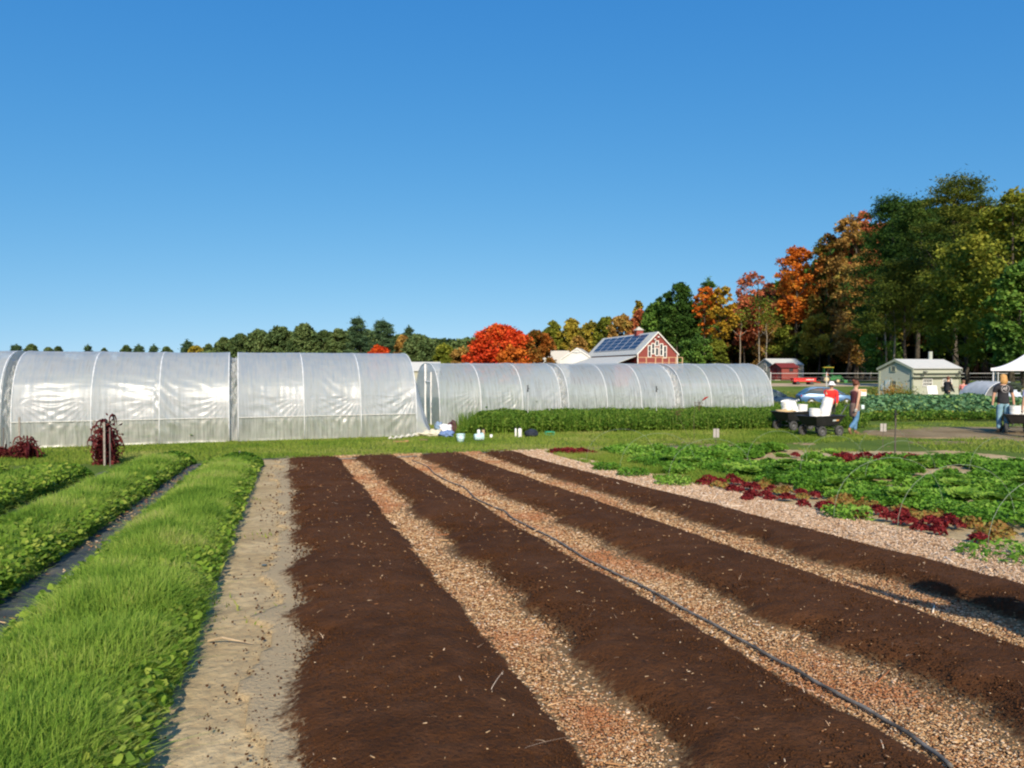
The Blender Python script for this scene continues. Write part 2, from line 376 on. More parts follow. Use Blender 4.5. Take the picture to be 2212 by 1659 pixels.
c = b.mix(fk, c, fk2)
COMP = b.done(b.principled(c, 0.95, b.bump(n2, 0.9, 0.02), 0.1))
CRUMB = M('compost_crumb', (0.062, 0.026, 0.0105), 0.95, 0.1, var=0.3, scale=9)
def bed_prof(s, mx=0.07): return mx * np.clip(1 - np.abs(s) ** 4, 0, 1)
def mk_bed(v0, v1, sd, dusty):
    def zf(U, V):
        l = v0 + 0.13 * fbm(U, U * 0, 0.75, 4, sd) + 0.16 * fbm(U + 0.25 * V, V * 0.3, 0.30, 4, sd + 11) + 0.03; r_ = v1 + 0.05 * fbm(U, U * 0, 0.9, 3, sd + 4) + 0.03 * fbm(U, V, 0.12, 3, sd + 5)
        m = (l + r_) / 2; hw = (r_ - l) / 2; s = (V - m) / hw; endf = np.clip((16.45 + 0.12 * fbm(U, V, 0.3, 2, sd) - U) / 0.5, -1, 1)
        H = bed_prof(s) * np.sqrt(np.clip(endf, 0, 1)); eL = (l - V) / (0.20 + 0.14 * fbm(U, V, 0.5, 3, sd + 3)); eR = (V - r_) / 0.06; e_ = np.maximum(eL, eR)
        inside = (e_ < 1) & (endf > -0.2)
        rough = 0.012 * fbm(U, V, 0.35, 3, sd + 7) + 0.006 * vnoise(U, V, 0.045, sd + 8) + 0.005 * vnoise(U, V, 0.025, sd + 9)
        zf.e = np.clip(np.maximum(e_, np.where(V < m, (-s - 0.72) * 0.9, (s - 0.9) * 0.8)), 0, 1); zf.d = np.where((V < m) & dusty, 1.0, 0.0)
        return np.where(inside, 0.030 + H + rough * np.clip((1.02 - np.abs(s)) * 4, 0.1, 1) + 0.010 * np.clip(1 - e_, 0, 1), -0.05)
    return zf
blab = ['wide dark compost bed nearest the sandy path', 'second dark compost bed from the sandy path', 'dark compost bed right of the drip hose path', 'narrow dark compost bed beside the pale chip path']
for i, (v0, v1) in enumerate(BEDS):
    zf_ = mk_bed(v0, v1, 20 + 13 * i, i == 0)
    o = drape('compost_bed', 1.0, 17.0, v0 - 0.5, v1 + 0.25, 0.028, 0.028, zf_, COMP, True, -0.04)
    ca = o.data.color_attributes.new('fray', 'FLOAT_COLOR', 'POINT'); cc = np.ones((zf_.e.size, 4), np.float32); cc[:, 0] = zf_.e.ravel(); cc[:, 1] = zf_.d.ravel(); ca.data.foreach_set('color', cc.ravel())
    tag(o, blab[i], 'garden bed', 'compost beds laid out side by side', 'structure')
# clods, crumbs and flecks over the beds
def bed_left(i, U):
    v0, v1 = BEDS[i]; sd = 20 + 13 * i; return v0 + 0.16 * fbm(U, U * 0, 0.75, 4, sd)
def clods(n, seed):
    r = np.random.default_rng(seed); Vs = []; bi = r.integers(0, 4, n); u = falloff_u(n, 1.8, 16.4, r, 1.3)
    b0 = np.array([q[0] for q in BEDS])[bi]; b1 = np.array([q[1] for q in BEDS])[bi]
    m = (b0 + b1) / 2; hw = (b1 - b0) / 2; s = r.uniform(-0.98, 0.98, n); side = r.random(n) < 0.24
    s = np.where(side, np.where(r.random(n) < 0.65, -1, 1) * (0.98 + np.abs(r.normal(size=n)) * 0.20), np.clip(s, -0.98, 0.98))
    v = m + hw * s; lf = side & (s < 0)
    for i in range(4):
        k = lf & (bi == i); v[k] = bed_left(i, u[k]) + 0.12 - 0.5 * r.exponential(0.26, k.sum())
    x, y = field(u, v)
    z = gh(x, y) + np.where(np.abs(s) < 1, 0.036 + bed_prof(s), 0.03) + r.uniform(-0.006, 0.006, n)
    sz = (0.003 + 0.009 * r.random(n) ** 3) * np.clip(0.6 + u / 10, 0.7, 1.8)
    return boxes(np.stack([x, y, z], 1), sz, sz * 0.8, sz * 0.8, seed)
V, Fc = clods(130000, 31); tag(mesh_np('compost_crumbs', V, Fc, CRUMB), 'dark compost crumbs scattered over the beds and path edges', 'compost crumbs', None, 'stuff')
def flecks(n, seed):
    r = np.random.default_rng(seed); bi = r.integers(0, 4, n); u = falloff_u(n, 1.8, 16.2, r, 1.2)
    b0 = np.array([q[0] for q in BEDS])[bi]; b1 = np.array([q[1] for q in BEDS])[bi]; s = r.uniform(-1, 1, n); v = (b0 + b1) / 2 + (b1 - b0) / 2 * s
    x, y = field(u, v); z = gh(x, y) + 0.05 + bed_prof(s); sz = np.clip(0.6 + u / 9, 0.7, 2)
    return boxes(np.stack([x, y, z], 1), (0.005 + 0.022 * r.random(n) ** 3) * sz, (0.002 + 0.004 * r.random(n)) * sz, 0.002 * sz, seed)
V, Fc = flecks(1500, 33); tag(mesh_np('straw_flecks', V, Fc, CHIPM), 'pale wood flecks and straw bits on the compost', 'wood flecks', None, 'stuff')
r = np.random.default_rng(35); n = 420; bi = r.integers(0, 4, n); u = falloff_u(n, 2.0, 15, r, 1.2); b0 = np.array([q[0] for q in BEDS])[bi]; b1 = np.array([q[1] for q in BEDS])[bi]; s = r.uniform(-1.05, 1.05, n); x, y = field(u, (b0 + b1) / 2 + (b1 - b0) / 2 * s)
V, Fc = blades(np.stack([x, y, gh(x, y) + 0.03 + bed_prof(s)], 1), 0.012 + 0.04 * r.random(n) ** 3, 0.0012 + 0.0002 * u, 2.2, 36, 3)
tag(mesh_np('dry_stalks', V, Fc, CHIPP), 'thin dry stalks lying on the compost beds', 'straw', None, 'stuff')
# landscape fabric between the green rows
b = NB('landscape_fabric'); ps = b.pos(); n1 = b.noise(2.5, ps, 5); n2 = b.noise(30, ps, 4)
c = b.ramp(n1, [(0.35, (0.03, 0.037, 0.036)), (0.52, (0.06, 0.068, 0.064)), (0.70, (0.15, 0.125, 0.09))])
c = b.mix(b.ramp(n2, [(0.58, (0, 0, 0)), (0.7, (0.5, 0.5, 0.5))]), c, (0.2, 0.17, 0.12))
FAB = b.done(b.principled(c, 0.7, b.bump(n1, 0.6, 0.05), 0.3))
def z_fab(sd):
    return lambda U, V: 0.03 + 0.018 * np.abs(vnoise(U * 0.25, V, 0.045, sd)) + 0.02 * fbm(U * 0.4, V, 0.25, 3, sd)
tag(drape('landscape_fabric', 1.2, 15.9, -2.15, -1.25, 0.04, 0.012, z_fab(3), FAB), 'wrinkled dark landscape fabric between the two green rows', None, None, 'structure')
tag(drape('landscape_fabric', 4, 15.0, -3.2, -2.62, 0.06, 0.03, z_fab(5), FAB), 'shaded landscape fabric behind the middle green row', None, None, 'structure')
r = np.random.default_rng(77); n = 2600; u = falloff_u(n, 2.0, 15.5, r, 1.0); v = r.choice([-1.5, -1.95, -1.72], n, p=[.4, .4, .2]) + r.normal(size=n) * 0.07; k = fbm(u, v, 0.6, 3, 4) > -0.05; u, v = u[k], v[k]; x, y = field(u, v)
V, Fc = boxes(np.stack([x, y, gh(x, y) + 0.05 + 0 * x], 1), r.uniform(0.01, 0.05, len(u)), r.uniform(0.003, 0.012, len(u)), 0.004 * np.ones(len(u)), 78); tag(mesh_np('fabric_litter', V, Fc, CHIPM), 'straw and leaf litter on the fabric between the green rows', 'litter', None, 'stuff')
# strip of black edging fabric along the head of the beds
def z_strip(U, V): return 0.012 + 0.015 * np.abs(fbm(U, V, 0.3, 3, 8)) + 0 * U
tag(drape('edging_fabric', 16.72, 16.95, -1.0, 9.5, 0.04, 0.06, lambda U, V: np.where(np.abs(U - 16.82 - 0.05 * vnoise(V, V * 0, 0.8, 3)) < 0.065, z_strip(U, V), -0.03), FAB), 'narrow strip of black fabric along the head of the beds', None, None, 'structure')
# bare brown strip, dirt patch, dirt road
b = NB('bare_dirt'); ps = b.pos(); n1 = b.noise(0.8, ps, 5); n2 = b.noise(20, ps, 6)
c = b.ramp(n1, [(0.35, (0.20, 0.145, 0.08)), (0.65, (0.33, 0.25, 0.145))]); c = b.mix(b.ramp(n2, [(0.35, (0.5, 0.5, 0.5)), (0.6, (0, 0, 0))]), c, (0.11, 0.09, 0.04))
DIRT = b.done(b.principled(c, 0.95, b.bump(n2, 0.6, 0.03), 0.1))
b = NB('gravel_road'); ps = b.pos(); n1 = b.noise(0.3, ps, 5)
ROAD = b.done(b.principled(b.ramp(n1, [(0.3, (0.40, 0.30, 0.19)), (0.7, (0.50, 0.39, 0.26))]), 0.95, None, 0.1))
def patchxy(name, x0, x1, y0, y1, res, ef, mat, lift=0.03, label=None):
    xs = np.arange(x0, x1, res); ys = np.arange(y0, y1, res); X, Y = np.meshgrid(xs, ys, indexing='ij')
    ins = ef(X, Y) > 0; Z = gh(X, Y) + np.where(ins, lift, -0.05)
    return tag(sheet(name, X, Y, Z, mat, True, ins.ravel()), label, None, None, 'structure')
patchxy('dirt_patch', 8, 32, 17, 31, 0.08, lambda X, Y: 1 - ((X - 20 + (Y - 22) * 0.6) / 9.0) ** 2 - ((Y - 22.2 - 0.06 * (X - 14)) / 2.6) ** 2 + 0.7 * fbm(X, Y, 2.2, 5, 3), DIRT, 0.03, 'bare dirt patch under the cart at the right')
patchxy('dirt_strip', -5.2, 6.5, 14, 19, 0.08, lambda X, Y: 0.5 + 0.35 * fbm(X, Y, 1.2, 3, 4) - np.abs((toUV(X, Y)[0]) - 16.95), DIRT, 0.006, 'bare brown strip between the beds and the grass')
patchxy('dirt_patch', 3.5, 16, 14.5, 21.5, 0.06, lambda X, Y: np.minimum(np.minimum(fbm(X * 0.45, Y, 0.9, 5, 12) * 2.2 - 0.42, toUV(X, Y)[0] - 15.2), 20.2 - Y), DIRT, 0.012, 'bare brown patches between the weeds in the grass')
patchxy('dirt_road', 18, 110, 70, 104, 0.8, lambda X, Y: 7 - np.abs(Y - 88) + 2 * fbm(X, Y, 10, 3, 4), ROAD, 0.05, 'pale dirt road behind the parked cars')
patchxy('forest_floor', 10, 150, 112, 240, 2.0, lambda X, Y: Y - 120 - 0 * X + 4 * fbm(X, Y, 10, 3, 4), M('leaf_litter', (0.03, 0.024, 0.014), 0.95, var=0.4, scale=1.0), 0.06, 'dark leaf litter under the wood')
# ------------------------------------------------------------ green cover crop rows
GR = leafmat('rye_blade', [(0.08, 0.165, 0.02), (0.15, 0.275, 0.036), (0.235, 0.37, 0.052), (0.33, 0.44, 0.08), (0.44, 0.45, 0.15)], 0.4, 0.5, 1.2)
BL = leafmat('radish_leaf', [(0.08, 0.16, 0.015), (0.15, 0.27, 0.03), (0.24, 0.36, 0.045), (0.38, 0.44, 0.08)], 0.4, 0.5)
DK = leafmat('pea_leaf', [(0.03, 0.09, 0.01), (0.06, 0.15, 0.015), (0.11, 0.21, 0.02)], 0.35, 0.5)
RSOIL = M('row_soil', (0.07, 0.055, 0.03), 0.95, 0.1, var=0.4, scale=20)
def crop_row(name, label, v0, v1, u0, u1, nb, nl, H, seed):
    r = np.random.default_rng(seed)
    root = drape(name, u0, u1, v0, v1, 0.1, 0.05, lambda U, V: 0.02 + 0.10 * np.clip(1 - (np.abs(V - (v0 + v1) / 2) / ((v1 - v0) / 2)) ** 3, 0, 1) * np.clip((u1 - U) * 3, 0, 1), RSOIL)
    tag(root, label, 'cover crop', 'rows of green cover crop', 'stuff')
    def place(n, p):
        u = falloff_u(n, max(1.5, u0), u1, r, p); s = np.clip(r.uniform(-1, 1, n) * 1.02 + r.normal(size=n) * 0.04, -1.12, 1.12)
        wob = 0.05 * fbm(u, s * 0, 0.8, 2, seed); v = (v0 + v1) / 2 + s * (v1 - v0) / 2 + wob
        x, y = field(u, v); z = gh(x, y) + 0.02 + 0.10 * np.clip(1 - np.abs(s) ** 3, 0, 1)
        return u, s, v, x, y, z
    u, s, v, x, y, z = place(nb, 1.0)
    pat = 0.82 + 0.35 * fbm(u, v, 0.45, 3, seed + 1)
    h = H * pat * r.uniform(0.5, 1.12, nb) * (1 - 0.35 * np.clip(np.abs(s), 0, 1.1) ** 4) * np.clip((u1 + 0.3 - u) * 1.5, 0.5, 1)
    wd = 0.0038 + 0.0009 * u
    parts = [blades(np.stack([x, y, z], 1), h, wd * r.uniform(0.6, 1.5, nb), 0.75, seed + 2)]
    V, Fc = join(parts); g1 = mesh_np('grass_blade_mass', V, Fc, GR, root); g1['kind'] = 'stuff'
    u, s, v, x, y, z = place(nl, 1.05)
    s2 = r.random(nl); edge = r.random(nl) < 0.45
    s = np.where(edge, np.sign(r.random(nl) - 0.3) * r.uniform(0.8, 1.15, nl), s); v = (v0 + v1) / 2 + s * (v1 - v0) / 2; x, y = field(u, v)
    z = gh(x, y) + 0.03 + (H * 0.95 * (1 - 0.25 * np.abs(s) ** 3)) * np.where(edge, r.uniform(0.15, 1.0, nl), r.uniform(0.75, 1.0, nl))
    V, Fc = rounds(np.stack([x, y, z], 1), (0.010 + 0.0015 * u) * r.uniform(0.6, 1.5, nl), 0.6, seed + 5)
    g2 = mesh_np('broad_leaf_mass', V, Fc, BL, root); g2['kind'] = 'stuff'
    # dark tuft of another plant at the far end
    n = 2600; th = r.random(n) * 6.283; rr_ = np.sqrt(r.random(n)) * 0.5; uu = u1 - 0.05 + rr_ * np.sin(th) * 0.9; vv = (v0 + v1) / 2 + 0.12 + rr_ * np.cos(th) * 0.9
    x, y = field(uu, vv); z = gh(x, y) + 0.03 + 0.28 * np.sqrt(np.clip(1 - (rr_ / 0.5) ** 2, 0, 1)) * r.uniform(0.4, 1, n)
    V, Fc = cards(np.stack([x, y, z], 1), 0.028, 0.4, 0.8, seed + 6); g3 = mesh_np('dark_leaf_mass', V, Fc, DK, root); g3['kind'] = 'stuff'
crop_row('cover_crop_row', 'wide bright green row of grassy cover crop beside the sandy path', -1.46, -0.56, 1.2, 15.3, 190000, 8000, 0.21, 41)
crop_row('cover_crop_row', 'middle green row between the two strips of dark fabric', -2.72, -1.88, 3.0, 15.9, 60000, 9000, 0.25, 42)
crop_row('cover_crop_row', 'leafy green row in front of the tall red amaranth', -4.0, -3.2, 4.5, 13.6, 40000, 22000, 0.30, 43)
crop_row('cover_crop_row', 'furthest left leafy row, cut by the edge of the photo', -5.5, -4.45, 7.5, 14.2, 26000, 22000, 0.30, 44)
# ------------------------------------------------------------ lawn tufts, weeds
LG = leafmat('lawn_blade', [(0.10, 0.18, 0.02), (0.17, 0.26, 0.035), (0.24, 0.30, 0.05), (0.32, 0.34, 0.10)], 0.3, 0.6, 0.5)
def lawn(n, fx, seed, h0, w0):
    r = np.random.default_rng(seed); x, y = fx(n, r); z = gh(x, y)
    V, Fc = blades(np.stack([x, y, z], 1), h0 * r.uniform(0.5, 1.3, n), w0 * r.uniform(0.7, 1.3, n), 0.6, seed + 1, 1); return V, Fc
def f1(n, r):
    u = r.uniform(16.85, 26, n); v = r.uniform(-6, 16, n); x, y = field(u, v); return x, y
V, Fc = lawn(110000, f1, 51, 0.06, 0.02)
tag(mesh_np('lawn_grass', V, Fc, LG), 'short mown grass in front of the plastic tunnels', 'grass', None, 'stuff')
def f2(n, r):
    x = r.uniform(4, 26, n); y = r.uniform(13.5, 34, n); k = (toUV(x, y)[0] > np.where(toUV(x, y)[1] > 13.6, 8.5, np.where(toUV(x, y)[1] > 11, 14.4, 15.8))) & (fbm(x, y, 1.6, 3, 9) > -0.12) & ~((np.abs(y - 22.2 - 0.06 * (x - 14)) < 2.3 - 1.2 * (x < 15)) & (x > 12)); return x[k], y[k]
def lawn2(n, seed):
    r = np.random.default_rng(seed); x, y = f2(n, r); z = gh(x, y); m = len(x)
    return blades(np.stack([x, y, z], 1), 0.07 * r.uniform(0.5, 1.4, m), 0.022 * r.uniform(0.7, 1.3, m), 0.7, seed, 1)
V, Fc = lawn2(120000, 52); tag(mesh_np('weedy_grass', V, Fc, LG), 'patchy weedy grass around the carts', 'grass', None, 'stuff')
def weedmass(n, seed, v0, v1, u0, u1, thr=0.0, h=0.10):
    r = np.random.default_rng(seed); u = r.uniform(u0, u1, n); v = r.uniform(v0, v1, n); k = fbm(u, v, 0.9, 3, seed) > thr; u = u[k]; v = v[k]
    x, y = field(u, v); z = gh(x, y); m = len(x); return blades(np.stack([x, y, z], 1), h * r.uniform(0.5, 1.3, m), 0.012, 0.6, seed, 2)
V, Fc = join([weedmass(30000, 53, 5.75, 7.3, 10.3, 16.3, -0.1), weedmass(2500, 54, 5.9, 7.3, 3, 10, 0.25, 0.06), weedmass(900, 55, -0.5, 0.02, 2.5, 15, 0.32, 0.05)])
tag(mesh_np('path_weeds', V, Fc, LG), 'small grassy weeds growing in the sandy soil', 'weeds', None, 'stuff')
# ------------------------------------------------------------ trees
BARK = M('bark_grey', (0.075, 0.065, 0.05), 0.9, 0.1, var=0.35, scale=3)
BARKD = M('bark_dark', (0.07, 0.055, 0.04), 0.9, 0.1, var=0.35, scale=3)
BARKP = M('bark_pale', (0.27, 0.24, 0.19), 0.9, 0.1, var=0.35, scale=3)
TL = {
 'green': [(0.041, 0.093, 0.021), (0.074, 0.156, 0.028), (0.135, 0.250, 0.041), (0.230, 0.333, 0.062)],
 'deep': [(0.016, 0.041, 0.009), (0.032, 0.075, 0.014), (0.060, 0.127, 0.023), (0.103, 0.184, 0.034)],
 'far': [(0.051, 0.087, 0.036), (0.087, 0.138, 0.048), (0.131, 0.189, 0.065), (0.174, 0.225, 0.080)],
 'farpine': [(0.043, 0.087, 0.046), (0.080, 0.138, 0.065), (0.116, 0.189, 0.087)],
 'olive': [(0.055, 0.07, 0.012), (0.12, 0.155, 0.02), (0.20, 0.23, 0.03), (0.28, 0.28, 0.04)],
 'gold': [(0.131, 0.131, 0.022), (0.275, 0.246, 0.036), (0.420, 0.319, 0.043), (0.348, 0.334, 0.058)],
 'yellow': [(0.174, 0.131, 0.017), (0.336, 0.213, 0.022), (0.515, 0.302, 0.028), (0.319, 0.290, 0.043)],
 'orange': [(0.290, 0.072, 0.014), (0.493, 0.129, 0.018), (0.672, 0.213, 0.028), (0.470, 0.246, 0.034)],
 'flame': [(0.28, 0.026, 0.010), (0.56, 0.048, 0.014), (0.64, 0.085, 0.02), (0.60, 0.15, 0.025)],
 'rust': [(0.189, 0.074, 0.033), (0.416, 0.129, 0.059), (0.483, 0.137, 0.064), (0.416, 0.250, 0.074)],
 'brown': [(0.147, 0.093, 0.031), (0.292, 0.177, 0.046), (0.437, 0.250, 0.066), (0.312, 0.271, 0.062)],
 'mixed': [(0.055, 0.065, 0.014), (0.11, 0.11, 0.02), (0.24, 0.11, 0.025), (0.44, 0.14, 0.025)],
 'pine': [(0.014, 0.037, 0.008), (0.029, 0.065, 0.013), (0.059, 0.108, 0.020), (0.098, 0.156, 0.029)],
 'pineolive': [(0.027, 0.044, 0.008), (0.054, 0.083, 0.014), (0.108, 0.137, 0.021), (0.167, 0.185, 0.029)],
}
def lm(k): return leafmat('leaf_' + k, TL[k], 0.22, 0.6, 0.25)
def crown_pts(r, n_cl, H, base, rad, shape, per, cl=0.22):
    """clump centres through an uneven crown volume, then leaves around each clump"""
    Hc = H - base; pts = []; cs = []
    for i in range(n_cl):
        t = r.random() ** 0.8; an = r.random() * 6.283
        if shape == 'round': pr = math.sqrt(max(0, 1 - (2 * t - 0.85) ** 2 / 1.35))
        elif shape == 'tall': pr = math.sqrt(max(0, 1 - (2 * t - 1) ** 2)) * 0.9 + 0.1
        else: pr = (1 - t) ** 0.8 + 0.1
        rr_ = rad * pr * (0.30 + 0.70 * r.random() ** 0.5) * (0.80 + 0.36 * r.random())
        c = np.array([math.cos(an) * rr_, math.sin(an) * rr_ , base + Hc * (0.04 + 0.93 * t) + 0.05 * Hc * r.normal() * (t < 0.8)])
        s = rad * cl * r.uniform(0.7, 1.35) * (1 - 0.35 * t)
        q = r.normal(size=(per, 3)); q /= np.linalg.norm(q, axis=1)[:, None]; q *= (r.random(per) ** 0.45 * (1 + 0.5 * (r.random(per) < 0.25)))[:, None] * s * 1.15; q[:, 2] *= 0.7
        q[:, 2] -= 0.25 * (q[:, 0] ** 2 + q[:, 1] ** 2) / max(s, 0.01)
        pts.append(c + q); cs.append((c, s))
    return np.concatenate(pts), cs
def limbs(r, H, base, cs, tr, n=14, bend=0.03):
    mb = MB(); b0 = r.normal(size=2) * bend * H
    def ax(t): return Vector((b0[0] * math.sin(t * 3), b0[1] * math.sin(t * 2.3), H * 0.92 * t))
    mb.tube([ax(t) for t in np.linspace(0, 1, 9)], [tr * (1 - 0.85 * t) + (0.35 * tr if t == 0 else 0) for t in np.linspace(0, 1, 9)], 7)
    for i in r.permutation(len(cs))[:n]:
        c, s = cs[i]; z0 = max(base * 0.75, c[2] - 0.6 * math.hypot(c[0], c[1]) - 0.06 * H); t = min(0.95, z0 / (H * 0.92)); p = ax(t); q = Vector(c)
        m_ = (p + q) / 2 + Vector((0, 0, -0.04 * H * r.random())); k = tr * (1 - 0.8 * t) * 0.5
        mb.tube([p, m_, q], [k, k * 0.6, k * 0.25], 5)
    return mb
_protos = {}
def tree_mesh(kind, var, H, rad, base, leaf):
    """crown and trunk meshes at real size; far trees reuse them through the cache"""
    r = np.random.default_rng(1000 + var * 17 + sum(map(ord, kind)))
    if kind == 'pine':
        P_, cs = [], []
        for i in range(int(60 + 130 * min(1.0, rad / 4.5))):
            t = r.random() ** 0.7; an = r.random() * 6.283; L = rad * (1.12 - 0.72 * t ** 2.2) * (0.25 + 0.75 * r.random() ** 0.6) * r.uniform(0.8, 1.12)
            c = np.array([math.cos(an) * L, math.sin(an) * L, base + (H - base) * 0.96 * t + 0.14 * L]); s = rad * 0.20 * (1.15 - 0.40 * t) + 0.25
            n = int(95 * max(0.55, min(1.6, s))); q = r.normal(size=(n, 3)) * s * 0.6; q[:, 2] = q[:, 2] * 0.36 + 0.10 * np.hypot(q[:, 0], q[:, 1]); P_.append(c + q); cs.append((c, s))
        q = r.normal(size=(160, 3)) * (rad * 0.13, rad * 0.13, (H - base) * 0.05) + (0, 0, H * 0.955); P_.append(q)
        pts = np.concatenate(P_)
    elif kind == 'bare':
        pts, cs = crown_pts(r, 80, H, base, rad * 1.15, 'tall', 46, 0.2)
    elif kind == 'shrub':
        pts, cs = crown_pts(r, 45, H, base, rad, 'round', 90, 0.33)
    elif kind == 'tall':
        pts, cs = crown_pts(r, 105, H, base, rad, 'tall', 90, 0.27)
    else:
        pts, cs = crown_pts(r, 140, H, base, rad, 'round', 110, 0.23)
    V, Fc = cards(pts, leaf * r.uniform(0.6, 1.35, len(pts)), 0.25, 0.62 if kind != 'pine' else 0.3, var, droop=0.1)
    tk = limbs(r, H, base, cs, max(0.1, H * 0.0145), 26 if kind == 'bare' else 14, 0.03)
    return V, Fc, tk
def tree(name, x, y, H, rad, base, kind, col, label, cat='tree', group=None, var=0, leaf=0.2, bark=None, rz=None, hz=None):
    key = (kind, var, round(H, 1), round(rad, 1), round(base, 1), leaf)
    z = g(x, y) if hz is None else hz
    root = empty(name, (x, y, z - 0.1), rnd.random() * 6.28 if rz is None else rz, label, cat, group)
    if key in _protos and False: pass
    V, Fc, tk = tree_mesh(kind, var, H, rad, base, leaf)
    mesh_np('crown', V, Fc, lm(col), root); tk.build('trunk', bark or BARK, root, True)
    return root
def tpx(name, px, top, hw, d, kind, col, label, base=0.25, group='trees at the wood edge', leaf=None, bark=None, xoff=0):
    """a tree by the direction it stands in, its distance and the height its top reaches"""
    p = P(px, top, d); H = p.z - g(p.x, d) + 0.2; rad = hw / F * math.hypot(p.x, d) * 0.92
    global _tv; _tv += 1
    return tree(name, p.x, d, H, rad, H * base, kind, col, label, 'tree', group, _tv, leaf or (0.13 + 0.0009 * d), bark)
_tv = 0
W = 'trees at the wood edge'
